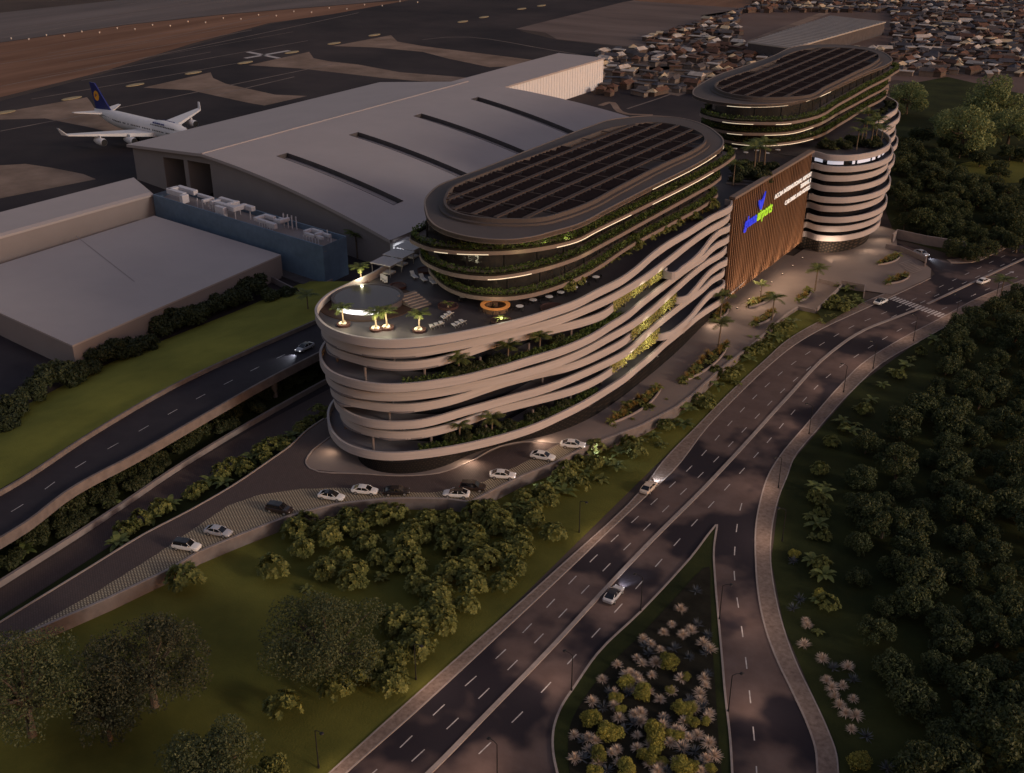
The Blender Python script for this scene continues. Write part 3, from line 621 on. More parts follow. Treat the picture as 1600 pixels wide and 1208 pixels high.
def ring_from(front, z, xb=-130.5):
    p = UL(front, z); a, c = p[0], p[-1]
    return p + [Vector((c.x - 8, c.y + 3, z)), Vector((c.x - 20, c.y + 2, z)), Vector((xb + 3, c.y - 5, z)), Vector((xb, c.y - 20, z)), Vector((xb, (a.y + c.y) / 2, z)), Vector((xb, a.y + 14, z)), Vector((xb + 1, a.y + 6, z))]
C1 = ring_from([(640,372),(655,381),(672,387),(707,391.5),(742,393),(795,392),(847,386),(900,374),(932,358),(1020,315),(1107,270),(1142,248),(1149,240)], 38.4)
B1 = ring_from([(664,409),(679,417),(699,424.5),(734,430.6),(769,432),(804,428),(847,419),(900,402),(943,380),(1020,338),(1090,299.5),(1120,282),(1127,273)], 34.4)
A1 = ring_from([(681,435),(699,449),(725,459),(760,464),(795,464),(830,459),(865,449),(900,435),(990,380),(1055,345),(1114,310),(1122,301)], 30.4)
tower('near oval hotel tower with dark panelled roof and hedged floors', R1, I1, C1, B1, A1, [(41.5, 0, 205, 250), (37.6, 0, 156.5, 163.5), (37.6, 0, 172, 200), (33.6, 0, 159.5, 168), (37.6, 0, 206, 240)])
R2 = UL([(1165,102.5),(1122,117),(1097,130),(1082,143),(1085,150),(1112,158),(1154,163),(1197,163.5),(1239,160),(1271,151),(1314,132),(1356,113),(1388,100),(1394.5,95),(1390,87.6),(1373,79),(1345,73),(1314,69.8),(1271,69.4),(1250,71.7),(1207,87.6)], 42.4)
I2 = UL([(1165,111),(1133,121.6),(1116,132),(1120,138.6),(1139,146),(1175,151.4),(1218,152),(1254,150),(1292,134),(1335,113),(1369,96),(1375,90),(1371,83),(1350,77),(1314,74),(1271,74.5),(1254,77),(1207,95)], 43.6)
C2 = ring_from([(1093,176),(1110,183),(1144,189),(1186,191),(1229,190.5),(1263,185),(1314,160),(1356,136.5),(1395,115),(1402,104)], 38.4)
B2 = ring_from([(1094,190),(1110,199),(1144,206),(1186,208),(1229,206.6),(1271,196),(1314,173.7),(1356,151),(1384,135),(1387,128)], 34.4)
A2 = ring_from([(1118,213),(1144,221),(1186,224.7),(1229,222.6),(1271,214),(1314,192),(1356,166),(1380,153),(1384,147)], 30.4)
tower('far oval hotel tower with dark panelled roof and hedged floors', R2, I2, C2, B2, A2, [(41.5, 0, 284, 304), (37.6, 0, 286, 300), (33.6, 0, 290, 318), (29.6, 0, 300, 322), (41.5, 0, 310, 330)])
# ================================================================== DRUM
drum = thing('drum_building', 'rounded car park drum with stacked pale bands beside the timber sign wall', 'building', (0, 0, 0))
DT = [(1271,237),(1292,241.7),(1324,243),(1356,239.6),(1377,234),(1391,226),(1394,218),(1388,209),(1376,202),(1370,195),(1385,182),(1404,168),(1404,160),(1384,149)]
dp = [Vector((v.x, v.y, 0)) for v in UL(DT, 29.4)]
wob = [0, -.3, .9, -.2, .3, 1.5, .2, 1.3, .4, .1]
drum_line = base = [Vector((-97.5, 304, 0))] + dp + [Vector((-110, 402, 0))]
for k in range(1, 10):
    q = offs(cr(base, False, 6), -wob[k] * .9, False, True)
    b = MB(); b.wall(q, Z(k) - 1.62, Z(k), .45, left=True); b.build('parapet_band', M_band, drum)
    s = offs(q, .3, False, True); b = MB(); b.prism(s + [Vector((-138, 402, 0)), Vector((-138, 303.1, 0)), Vector((-98, 303.1, 0))], Z(k) - 1.75, Z(k) - 1.45); b.build('floor_slab', M_slab if k > 1 else M_tile, drum)
q = offs(cr(base, False, 6), 1.4, False, True)
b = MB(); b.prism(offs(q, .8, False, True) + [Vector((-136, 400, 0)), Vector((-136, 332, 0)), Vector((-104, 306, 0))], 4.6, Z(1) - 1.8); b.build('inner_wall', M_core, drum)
qq = resample([v for v in q if v.y < 335], .9); i = 1
M_winw = mat('bright_window', (.55, .54, .58), .4, 0, emit=(.85, .86, 1), es=.30)
for wdt in (2, 3, 5, 1, 6, 2, 2, 3, 4):
    gap = random.choice((1, 2, 3))
    if i + wdt < len(qq): b = MB(); b.wall(qq[i:i + wdt + 1], Z(2) - .05, Z(1) - 1.66, .1); b.build('window', M_winw, drum)
    i += wdt + gap
dpb = offs(cr(base, False, 6), 2.6, False, True)
M_dscreen = patmat('drum_screen', 'brick', (.055, .038, .028), (.010, .008, .007), 1.1, 0, rot=(R(90), 0, R(20)), mortar=.22, bw=.9, rh=.9)
b = MB(); b.prism(dpb + [Vector((-136, 400, 0)), Vector((-136, 332, 0)), Vector((-104, 306, 0))], .1, Z(9) - 1.65); b.build('perforated_base', M_dscreen, drum)
# ================================================================== TIMBER SIGN WALL
XS = -97.0
sw = thing('sign_wall', 'tall brown timber fin wall carrying the airport lettering', 'sign wall', (0, 0, 0))
ya, yb = VX(1147, 312, XS).y, VX(1270, 237, XS).y
b = MB(); b.box((XS - .7, (ya + yb) / 2, 16.6), (.5, yb - ya, 26)); b.build('backing_panel', M_woodd, sw)
b = MB(); nf = 46
for i in range(nf):
    y = ya + (yb - ya) * (i + .5) / nf; b.box((XS - .2, y, 16.6), (.5 + .18*math.sin(i*.55), .42, 26))
b.build('timber_fin', M_wood, sw)
b = MB(); b.box((XS - .4, (ya + yb) / 2, 29.95), (1.6, yb - ya + .4, .6)); b.build('cap', M_roofedge, sw)
b = MB(); b.box((XS - 3.5, (ya + yb) / 2, 1.9), (.3, yb - ya, 3.3)); b.build('entrance_glazing', M_tglass, sw)
def text(body, size, y_right, z, m, name, parent, align='RIGHT', sx=1.0, shear=0.0, bold=.02):
    cu = bpy.data.curves.new(name, 'FONT'); cu.body = body; cu.size = size; cu.align_x = align; cu.extrude = .09; cu.offset = bold; cu.shear = shear
    o = bpy.data.objects.new(name, cu); COL.objects.link(o); dg = bpy.context.evaluated_depsgraph_get()
    me = bpy.data.meshes.new_from_object(o.evaluated_get(dg)); bpy.data.objects.remove(o); me.materials.clear(); me.materials.append(m)
    mo = link(name, me, parent, (XS + .62, y_right, z)); mo.rotation_euler = (R(90), 0, R(90)); mo.scale = (sx, 1, 1); return mo
for s, a, c in (('ACCRA INTERNATIONAL AIRPORT', (1271.5, 266), 26.0), ('TERMINAL 3', (1270, 276), 24.0), ('CAR PARK AND HOTELS', (1268, 287), 22.0)):
    p = VX(a[0], a[1], XS); w = {'A': (VX(1208, 301, XS).y), 'T': (VX(1248, 288, XS).y), 'C': VX(1224, 312, XS).y}[s[0]]
    o = text(s, 1.75, yb - .7, p.z - .7, M_whiteL, 'lettering', sw, bold=-.015)
    bpy.context.view_layer.update(); want = (yb - .7) - w; o.scale = (want / max(.1, o.dimensions.x), 1, 1)
pL, pM, pR = VX(1160, 361, XS), VX(1178, 349, XS), VX(1202, 335, XS)
pL = VX(1159, 358, XS); pR = VX(1202, 329, XS)
o = text('ghana', 4.0, 0, pL.z, M_blueL, 'lettering', sw, 'LEFT', shear=.25, bold=.06); o.location.y = pL.y; bpy.context.view_layer.update(); hw = (pR.y - pL.y) * .44; o.scale.x = hw / o.dimensions.x
o = text('airports', 4.0, 0, pL.z, M_limeL, 'lettering', sw, 'LEFT', shear=.25, bold=.06); o.location.y = pL.y + hw + .2; bpy.context.view_layer.update(); o.scale.x = (pR.y - pL.y - hw) / o.dimensions.x
e = VX(1183, 332, XS); b = MB()
def plate(pts): b.add([(0, y, z) for y, z in pts] + [(.3, y, z) for y, z in pts], [range(len(pts) - 1, -1, -1), range(len(pts), 2*len(pts))] + [(i, (i+1) % len(pts), len(pts) + (i+1) % len(pts), len(pts) + i) for i in range(len(pts))])
plate([(-3.4, 3.2), (-2.4, 3.6), (0.0, .6), (.4, -1.8), (-.6, -1.4), (-2.9, 1.4)]); plate([(.1, .5), (1.6, 3.4), (4.4, 6.2), (3.8, 4.0), (2.6, 1.4), (.6, -1.6)]); plate([(-.9, 1.9), (.1, 3.3), (1.0, 2.0), (0, .9)])
eo = b.build('bird_emblem', M_blueL, sw, loc=(XS + .5, e.y + .6, e.z + 1.6)); eo.scale = (1, .54, .54)
# ================================================================== TERMINAL
term = thing('terminal_building', 'large grey terminal hall with a curved roof cut by four long slots', 'terminal', (0, 0, 0))
def fy(x): return 252 - (x + 325) * .19          # slanted front edge
XR, ZR, XL, ZL, XE, ZE, YF = -277.0, 17.6, -325.0, 12.6, -186.0, 9.6, 392.0
def rz(x):
    if x < XR: return ZL + (ZR - ZL) * (x - XL) / (XR - XL)
    t = (x - XR) / (XE - XR); return ZR - (ZR - ZE) * (t ** 1.95)
slots = []
for (a, c) in (((441, 243), (621, 318)), ((553, 210), (725, 276)), ((651, 180), (818, 241)), ((741, 154), (895, 210))):
    p, q = U(*a, 16.5), U(*c, 12.0)
    for _ in range(8): p, q = U(*a, rz(p.x)), U(*c, rz(max(XR, q.x)))
    slots.append((p.x, p.y + .5, (q.y - p.y) / (q.x - p.x), q.x + (0 if not slots else 26)))
def sy_(k, x): return slots[k][1] + slots[k][2] * (x - slots[k][0])
ys = sorted(set([0.0, 1.0] + [x for s in slots for x in ()])); b = MB()
xs = [XL, -300] + [XR + (XE - XR) * i / 30 for i in range(31)]
SW = 4.8
def ycuts(x):
    out = [fy(x)]
    for k in range(4): out += [sy_(k, x) - SW/2, sy_(k, x) + SW/2]
    return out + [YF]
def in_slot(i, xa, xb): return xa >= slots[i][0] - 1 and xb <= slots[i][3] + 3
for xa, xb in zip(xs[:-1], xs[1:]):
    ca, cb = ycuts(xa), ycuts(xb)
    for j in range(len(ca) - 1):
        k = (j - 1) // 2; dp_ = 1.5 if (j % 2 == 1 and in_slot(k, xa, xb)) else 0
        b.add([(xa, ca[j], rz(xa) - dp_), (xb, cb[j], rz(xb) - dp_), (xb, cb[j+1], rz(xb) - dp_), (xa, ca[j+1], rz(xa) - dp_)], [(0, 1, 2, 3)])
b.build('roof', M_term, term)
b = MB()
for k in range(4):
    xx = [x for x in xs if x >= slots[k][0] - 1]; xx = [x for i, x in enumerate(xx) if i == 0 or in_slot(k, xx[i-1], x)]
    for d in (-SW/2, SW/2):
        b.add([(x, sy_(k, x) + d, rz(x) - 1.5) for x in xx] + [(x, sy_(k, x) + d, rz(x) + .12) for x in xx], [(i, i+1, len(xx)+i+1, len(xx)+i) for i in range(len(xx)-1)])
    for x in (xx[0], xx[-1]): c_ = sy_(k, x); b.add([(x, c_-SW/2, rz(x)-1.5), (x, c_+SW/2, rz(x)-1.5), (x, c_+SW/2, rz(x)+.12), (x, c_-SW/2, rz(x)+.12)], [(0, 1, 2, 3)])
b.build('roof_slot_lining', M_dark, term)
b = MB()
# front gable wall with two recessed bays
bays = [(-303.5, -290.5), (-288, -274.5)]
wx = [XL + 1.5, -312, bays[0][0], bays[0][1], bays[1][0], bays[1][1], -262, -245, -225, -205, XE - .8]
for xa, xb in zip(wx[:-1], wx[1:]):
    bay = any(abs(xa - p[0]) < .01 for p in bays); zb = rz(xa) - 3.2, rz(xb) - 3.2
    ta, tb = rz(xa) - .05, rz(xb) - .05; ya_, yb_ = fy(xa) + 1.2, fy(xb) + 1.2
    if not bay: b.add([(xa, ya_, 0), (xb, yb_, 0), (xb, yb_, tb), (xa, ya_, ta)], [(0, 1, 2, 3)])
    else:
        b.add([(xa, ya_, zb[0]), (xb, yb_, zb[1]), (xb, yb_, tb), (xa, ya_, ta)], [(0, 1, 2, 3)])
        b.add([(xa, ya_, 0), (xa, ya_, zb[0]), (xa, ya_ + 12, zb[0]), (xa, ya_ + 12, 0)], [(0, 1, 2, 3)]); b.add([(xb, yb_, 0), (xb, yb_, zb[1]), (xb, yb_ + 12, zb[1]), (xb, yb_ + 12, 0)], [(0, 1, 2, 3)])
        b.add([(xa, ya_ + 12, 0), (xb, yb_ + 12, 0), (xb, yb_ + 12, zb[1]), (xa, ya_ + 12, zb[0])], [(0, 1, 2, 3)]); b.add([(xa, ya_, zb[0]), (xb, yb_, zb[1]), (xb, yb_ + 12, zb[1]), (xa, ya_ + 12, zb[0])], [(0, 1, 2, 3)])
b.add([(XL + 1.5, fy(XL) + 1.2, 0), (XL + 1.5, YF - 1, 0), (XL + 1.5, YF - 1, ZL), (XL + 1.5, fy(XL) + 1.2, ZL)], [(0, 1, 2, 3)])
b.add([(XE - .8, fy(XE) + 1.2, 0), (XE - .8, YF - 1, 0), (XE - .8, YF - 1, ZE), (XE - .8, fy(XE) + 1.2, ZE)], [(0, 1, 2, 3)])
b.add([(x, YF - 1, 0) for x in xs] + [(x, YF - 1, rz(x)) for x in xs], [(i, i+1, len(xs)+i+1, len(xs)+i) for i in range(len(xs)-1)])
b.build('wall', M_termw, term)
# thick roof edge along the gable and ridge lip
b = MB()
for xa, xb in zip(xs[:-1], xs[1:]):
    for o1, o2, h in ((-.35, .0, 0.9),):
        b.add([(xa, fy(xa) + o1, rz(xa) - h), (xb, fy(xb) + o1, rz(xb) - h), (xb, fy(xb) + o1, rz(xb) + .06), (xa, fy(xa) + o1, rz(xa) + .06), (xa, fy(xa) + .8, rz(xa) + .06), (xb, fy(xb) + .8, rz(xb) + .06), (xa, fy(xa) + 1.3, rz(xa) - h), (xb, fy(xb) + 1.3, rz(xb) - h)], [(0, 1, 2, 3), (3, 2, 5, 4), (1, 0, 6, 7)])
b.build('roof_edge', M_term, term)
b = MB(); b.box((XR, (fy(XR) + YF) / 2, ZR + .12), (.9, YF - fy(XR), .3)); b.build('ridge_cap', M_term, term)
b = MB(); b.box((XE - .2, fy(XE) + 4.2, 4.2), (1.0, 7.5, 8.2)); b.build('corner_pier', M_white, term)
annex = thing('terminal_annex', 'long pale block extending beyond the far end of the terminal', 'building', (0, 0, 0))
b = MB(); b.prism([Vector(q) for q in ((-267.5, 396, 0), (-267.5, 494.5, 0), (-293, 494.5, 0), (-293, 396, 0))], 0, 13.6); b.build('wall', M_white, annex)
b = MB(); b.prism([Vector(q) for q in ((-267, 395, 0), (-267, 495, 0), (-293.5, 495, 0), (-293.5, 395, 0))], 13.6, 14.3); b.build('roof', M_term, annex)
b = MB(); [b.box((-267.42, 402 + i*2.4, 6.8), (.12, .12, 13.4)) for i in range(39)]; b.build('wall_rib', M_white, annex)
b = MB(); b.box((-267.35, 425, 1.6), (.3, 3, 3.2)); b.build('door', M_dark, annex)
# low halls at the left, drawn at their own heights
hall = thing('low_hall', 'low flat roofed grey hall behind the grass bank', 'hall', (0, 0, 0))
hp = UL([(113, 540), (439, 397), (241, 337), (0, 489)], 6.5); hp = [hp[0], hp[1], hp[2], hp[3] + (hp[3] - hp[2]) * .6, hp[0] + (hp[3] - hp[2]) * .6 + (hp[0] - hp[3]) * .15]
hq = [hp[0], hp[1], hp[2], U(-260, 655, 6.5), U(-140, 700 - 0, 6.5)]
hp = UL([(113, 540), (439, 398), (241, 337), (0, 475), (-200, 590), (-200, 383 + 0)], 6.5)
hp = UL([(113, 540), (439, 398), (241, 337), (-220, 470), (-220, 395 - 0)], 6.5)
hp = [U(113, 540, 6.5), U(439, 398, 6.5), U(241, 337, 6.5), U(-90, 460, 6.5), U(-200, 398, 6.5)]
nr = U(113, 540, 6.5); nl = U(0, 489, 6.5); far = nr + (nl - nr) * 2.6; bk = U(241, 337, 6.5); e_ = U(439, 398, 6.5)
hp = [nr, e_, bk, bk + (U(0, 413, 6.5) - bk) * 1.35, nr + (nl - nr) * 1.5]
b = MB(); b.prism(hp, 0, 6.1); b.build('wall', M_termw, hall)
b = MB(); b.prism(hp, 6.1, 6.5); b.build('roof', M_term, hall)
b = MB(); c0, c1 = nr.lerp(e_, .02), bk.lerp(hp[3], .98); b.strip([U(119, 369, 6.55), U(210, 440, 6.55)], .25); b.build('roof_seam', M_termw, hall)
high = thing('raised_hall', 'long raised grey hall with a rounded roof edge behind the flat roof', 'hall', (0, 0, 0))
g = [U(238, 302, 11), U(207, 278, 11), U(0, 333, 11), U(0, 368, 11)]
dirv = (g[3] - g[0]).normalized(); g = [g[0], g[1], g[1] + dirv * 170, g[0] + dirv * 170]
b = MB(); b.prism(g, 0, 10.2); b.build('wall', M_termw, high)
b = MB(); gg = inset(g, -.5); b.prism(gg, 10.2, 10.8); b.add(atz(gg, 10.8) + atz(inset(g, .8), 11.3), [(0, 1, 5, 4), (1, 2, 6, 5), (2, 3, 7, 6), (3, 0, 4, 7), (4, 5, 6, 7)]); b.build('roof', M_term, high)
# blue plant block and its ducts
blue = thing('blue_plant_block', 'narrow blue clad block carrying white ducts on its roof', 'building', (0, 0, 0))
q0, q1, q2 = U(239, 304, 11), U(504, 385, 11), U(541, 369, 11); q3 = q0 + (q2 - q1); q1 = Vector((q1.x, q1.y, 11))
b = MB(); b.prism([q0, q1, q2, q3], 0, 9.2); b.build('wall', M_blue, blue)
b = MB(); par = [q0, q1, q2, q3]; b.wall(par, 9.2, 11, .4, closed=True, left=area(par) > 0); b.build('parapet', M_blue, blue)
b = MB(); b.prism(inset(par, .45), 9.22, 9.4); b.build('roof', M_termw, blue)
b = MB(); b.prism([U(415, 424, .3), U(480, 447, .3), U(512, 436, .3), U(449, 412, .3)], .1, .5); b.build('areaway', M_dark, blue)
ar = [U(412, 427, 1.6), U(472, 457, 1.6), U(520, 436, 1.6)]; b = MB(); b.wallz(ar, -1.6, 0, .4); tag(b.build('yard_wall', M_conc), 'low concrete wall round the dark yard below the blue block', 'wall')
dd = (q1 - q0).normalized(); dn = Vector((-dd.y, dd.x, 0)); 
if (q3 - q0).dot(dn) < 0: dn = -dn
ang = math.atan2(dd.y, dd.x); Lb = (q1 - q0).length; Wb = (q3 - q0).length
def duct(name, t, label, boxes, legs, r=.9):
    o = thing(name, label, 'duct', q0 + dd * (Lb * t) + dn * (Wb * .5) - Vector((0, 0, 1.6)), ang, 'white ducts on the blue block')
    b = MB(); [b.box(c, d) for c, d in boxes]; m = b.build('duct_run', M_duct, o); bv = m.modifiers.new('bevel', 'BEVEL'); bv.width = .18; bv.segments = 2
    b = MB(); [b.box((x, y, h / 2), (.25, .25, h)) for x, y, h in legs]; b.build('support_frame', M_duct, o)
duct('roof_duct', .16, 'large white zigzag duct at the end nearest the raised hall', [((-3.5, 1.2, 3.2), (9, 1.7, 1.5)), ((-7.2, -1.0, 3.2), (1.6, 4.2, 1.5)), ((-3.4, -2.6, 3.2), (8.5, 1.5, 1.5)), ((1.2, -3.2, 2.4), (1.6, 2.4, 2.6)), ((4.8, 1.6, 2.6), (6.5, 1.1, 1.0)), ((8.4, 0, 2.6), (1.2, 4, 1.0))], [(3, 0, 2.2), (5, -1.5, 2.2), (7, 1, 2.2), (9, 0, 2.2), (3.8, 2, 2.2), (8.4, -2, 2.2), (-5, 1, 2.5), (-2, -2, 2.5)])
duct('roof_duct', .43, 'white double looped duct in the middle of the blue block', [((-5, 1.6, 3.4), (7, 1.3, 1.2)), ((-7.8, 0, 3.0), (1.3, 4.4, 1.2)), ((-1.8, -1.4, 3.0), (9, 1.5, 1.5)), ((-1.5, .6, 3.2), (1.4, 4.6, 1.3)), ((3.2, -.6, 3.4), (1.5, 5.0, 1.4)), ((4.8, 1.6, 3.2), (4.5, 1.5, 1.4)), ((-2, -3.2, 1.9), (4.2, 1.3, 3.0))], [(-7, 1.5, 2.8), (-4, -2.4, 2.8), (3, -2, 2.8), (6, 1, 2.8), (0, 2, 2.8), (-9, -1, 2.8)])
duct('roof_duct', .68, 'white duct cluster with upright pipes on the blue block', [((-4.2, .8, 2.6), (4.6, 1.2, 1.1)), ((-6.3, -1, 2.4), (1.2, 3.8, 1.1)), ((-3.8, -2.2, 2.2), (5.0, 1.0, 1.0)), ((.8, -.2, 2.6), (3.0, 1.1, 1.0)), ((.8, 1.4, 2.6), (3.0, .9, 1.0)), ((2.4, .6, 3.0), (1.0, 3.6, 1.0)), ((.6, -2.4, 1.9), (3.6, 1.3, 1.6))], [(x * .9 - 1, 2.4 if x % 2 else 3.2, 3.8) for x in range(7)] + [(x * 1.1 - 4, -3, 2) for x in range(6)])
duct('roof_duct', .91, 'small white duct cluster at the near end of the blue block', [((-2.2, 1, 2.4), (4.4, 1.1, 1.0)), ((-4.2, -.2, 2.4), (1.0, 3.0, 1.0)), ((-2.0, -1.6, 2.0), (4.0, .9, .9)), ((.2, -.2, 2.4), (1.0, 2.8, 1.0)), ((1.8, .9, 2.2), (3.0, .9, .9)), ((1.6, -1.2, 2.0), (2.4, .9, .9))], [(-4 + 1.2*i, -2.2, 1.8) for i in range(6)] + [(3, 1.4, 2.6), (1, 2, 3.2)])
# ================================================================== AIRCRAFT
pl_nose_dir = None
tail = U(158, 178, 6.0); wing_l = U(85, 212, 6.5); wing_r = U(299, 160, 7.0)
span = wing_r - wing_l; span.z = 0; fwd = Vector((-span.y, span.x, 0)).normalized()
midw = (wing_l + wing_r) / 2
if (midw - tail).dot(fwd) < 0: fwd = -fwd
yaw = math.atan2(fwd.y, fwd.x); half = span.length / 2; k_ = half / 32.0
org = tail + fwd * ((midw - tail).dot(fwd)); axis_off = (tail - midw).dot(Vector((-fwd.y, fwd.x, 0)))
plane = thing('airliner', 'white four engined airliner with a dark blue tail parked behind the terminal', 'airliner', (-373, 295.5, 0), -.1147); plane.scale = (.985,) * 3
# x forward, y left; origin below the wing tips
b = MB(); sec = [(-31, .25, 8.0), (-29, .9, 7.7), (-25, 1.7, 7.1), (-20, 2.5, 6.6), (-14, 3.05, 6.2), (-8, 3.25, 6.0), (22, 3.25, 6.0), (28, 3.1, 5.95), (32, 2.7, 5.8), (35, 2.0, 5.5), (37, 1.1, 5.2), (38, .3, 5.0)]
nn = 20; vs = [(x, r * math.cos(2*math.pi*k/nn), z + r * 1.08 * math.sin(2*math.pi*k/nn)) for x, r, z in sec for k in range(nn)]
b.add(vs, [(i*nn + k, i*nn + (k+1) % nn, (i+1)*nn + (k+1) % nn, (i+1)*nn + k) for i in range(len(sec)-1) for k in range(nn)])
sec = [(12, .2, 8.6), (15, 2.0, 8.3), (19, 2.6, 8.1), (28, 2.6, 8.0), (32, 2.0, 7.6), (35, 1.0, 6.6)]
vs = [(x, r * math.cos(2*math.pi*k/nn), z + r * .75 * math.sin(2*math.pi*k/nn)) for x, r, z in sec for k in range(nn)]
b.add(vs, [(i*nn + k, i*nn + (k+1) % nn, (i+1)*nn + (k+1) % nn, (i+1)*nn + k) for i in range(len(sec)-1) for k in range(nn)])
fus = b.build('fuselage', M_white, plane, smooth=True)
def foil(b, pts, th):     # planform corner list with z, thickened
    n = len(pts); b.add([(x, y, z + th*f) for (x, y, z), f in zip(pts, (1, .35, .25, .8))] + [(x, y, z - th*f) for (x, y, z), f in zip(pts, (1, .35, .25, .8))], [(0, 1, 2, 3), (7, 6, 5, 4)] + [(i, (i+1) % n, n + (i+1) % n, n + i) for i in range(n)])
for s in (1, -1):
    b = MB(); foil(b, [(17, 2.6*s, 4.6), (0.6, 31*s, 6.9), (-2.6, 32*s, 7.0), (4.5, 2.6*s, 4.4)], .8); w_ = b.build('wing', M_white, plane)
    b = MB(); b.add([(.6, 31*s, 6.9), (-2.6, 32*s, 7.0), (-3.6, 33*s, 9.6), (-2.4, 33*s, 9.6), (.6, 31.2*s, 6.7), (-2.6, 32.2*s, 6.8), (-3.6, 33.15*s, 9.6), (-2.4, 33.15*s, 9.6)], [(0, 1, 2, 3), (7, 6, 5, 4), (0, 3, 7, 4), (1, 5, 6, 2), (3, 2, 6, 7)]); b.build('winglet', M_white, w_)
    for y, x in ((12, 12.5), (21.5, 6.5)):
        b = MB(); c = (x, y*s, 3.0 + y*.035)
        pr = [(-3.4, .75), (-1.5, 1.25), (.8, 1.5), (2.4, 1.5), (3.2, 1.3)]; m_ = 16
        b.add([(c[0] + a, c[1] + r*math.cos(2*math.pi*k/m_), c[2] + r*math.sin(2*math.pi*k/m_)) for a, r in pr for k in range(m_)], [(i*m_+k, i*m_+(k+1) % m_, (i+1)*m_+(k+1) % m_, (i+1)*m_+k) for i in range(4) for k in range(m_)])
        b.box((c[0] - 1.2, c[1], c[2] + 1.6), (4.2, .35, 1.4)); e = b.build('engine', M_white, plane, smooth=False)
        b = MB(); b.add([(c[0] + 3.05, c[1] + 1.2*math.cos(2*math.pi*k/m_), c[2] + 1.2*math.sin(2*math.pi*k/m_)) for k in range(m_)], [range(m_)]); b.add([(c[0] - 3.3, c[1] + .6*math.cos(2*math.pi*k/m_), c[2] + .6*math.sin(2*math.pi*k/m_)) for k in range(m_)], [range(m_)]); b.build('engine_fan', M_black, e)
    b = MB(); foil(b, [(-21.5, 1.6*s, 7.6), (-28.2, 11*s, 8.6), (-30.2, 11*s, 8.6), (-28, 1.2*s, 7.8)], .35); b.build('tailplane', M_white, plane)
M_tail = mat('tail_blue', (.02, .028, .15), .45, 0)
b = MB(); b.add([(x, y, z) for y in (.28, -.28) for x, z in ((-18, 9.0), (-27.6, 19.4), (-31.4, 19.4), (-29.2, 8.4))], [(0, 1, 2, 3), (7, 6, 5, 4), (0, 4, 5, 1), (1, 5, 6, 2), (2, 6, 7, 3)]); fin = b.build('tail_fin', M_tail, plane)
b = MB(); 
for y in (.30, -.30): b.add([(-27.3 + 1.95*math.cos(2*math.pi*k/20), y, 14.2 + 2.1*math.sin(2*math.pi*k/20)) for k in range(20)], [range(20)])
M_yel = mat('tail_yellow', (.80, .36, .03), .5, 0); b.build('tail_disc', M_yel, fin)
b = MB()
for y in (.33, -.33): b.add([(x - 27.3, y, z + 14.2) for x, z in ((-1.3, -.7), (-.2, -.2), (1.3, .9), (.2, .3), (-.4, 1.0), (-.6, .2))], [range(6)])
b.build('bird_mark', M_tail, fin)
b = MB()
for s in (1, -1):
    for x in np.arange(-21, 30, 1.15):
        if random.random() < .86:
            r = 3.26 if x > -10 else 3.26 - (-10 - x) * .085; z = 6.4 if x > -10 else 6.4 + (-10 - x)*.07; b.box((x, s*(r - .02), z), (.55, .1, .5))
    for x in np.arange(14, 30, 1.1): b.box((x, s*2.62, 8.4), (.5, .12, .42))
b.build('window_row', M_black, fus)
b = MB()
for i, w_ in enumerate((.9, .5, .9, .7, .5, .9)): b.box((16 + i*1.3, 2.5, 9.3 - .0), (w_, .3, .55)); b.box((16 + i*1.3, -2.5, 9.3), (w_, .3, .55))
b.build('fuselage_lettering', M_tail, fus)
for x, y in ((31, 0), (4, 3.5), (4, -3.5)):
    b = MB(); b.tube([(x, y, 3.5), (x, y, .7)], .3, 8)
    for dy in (-.55, .55): b.tube([(x, y + dy - .2, .65), (x, y + dy + .2, .65)], .65, 12)
    b.build('landing_gear', M_black, plane)
# small aircraft stand vehicles and parked jets far on the apron
for (u, v, s, r_, lab) in ():
    o = thing('small_jet', lab, 'aircraft', U(u, v), r_); b = MB(); b.tube([(-10, 0, 3.4), (-6, 0, 3), (6, 0, 2.8), (9, 0, 2.6), (10.5, 0, 2.4)], [.3, 1.3, 1.4, 1.0, .2], 10); b.build('fuselage', M_white, o)
    b = MB(); [foil(b, [(2, .8*q, 2.4), (-2.5, 10*q, 3), (-4, 10*q, 3), (-2.5, .8*q, 2.4)], .2) for q in (1, -1)]; b.build('wing', M_white, o)
    b = MB(); b.add([(x, y, z) for y in (.12, -.12) for x, z in ((-6, 4), (-9.5, 7.5), (-11, 7.5), (-9.8, 3.6))], [(0, 1, 2, 3), (7, 6, 5, 4), (0, 4, 5, 1), (1, 5, 6, 2), (2, 6, 7, 3)]); b.build('tail_fin', M_white, o)
# ================================================================== FAR TOWN
wh = thing('warehouse', 'very wide pale ribbed warehouse roof among the far town', 'warehouse', (0, 0, 0))
a1, a2, a3 = U(1169, 66, 8), U(1299, 24.5, 8), U(1383, 34, 8); a4 = U(1236, 75, 8)
b = MB(); b.prism([a1, a2, a3, a4], 0, 7.4); b.build('wall', M_dark, wh)
M_tin = mat('pale_tin_roof', (.42, .37, .32), .7, .14, .05); b = MB(); b.prism(inset([a1, a2, a3, a4], -.6), 7.4, 8.0); b.build('roof', M_tin, wh)
b = MB(); dA = (a2 - a1)
for i in range(26): b.add(*(lambda p, q: ([p + Vector((0, 0, .05)), q + Vector((0, 0, .05)), q + dA.normalized()*1.0 + Vector((0, 0, .5)), p + dA.normalized()*1.0 + Vector((0, 0, .5))], [(0, 1, 2, 3)]))(a1 + dA*(i/26), a4 + (a3 - a4)*(i/26)))
b.build('roof_rib', mat('tin_shade', (.27, .235, .21), .8), wh)
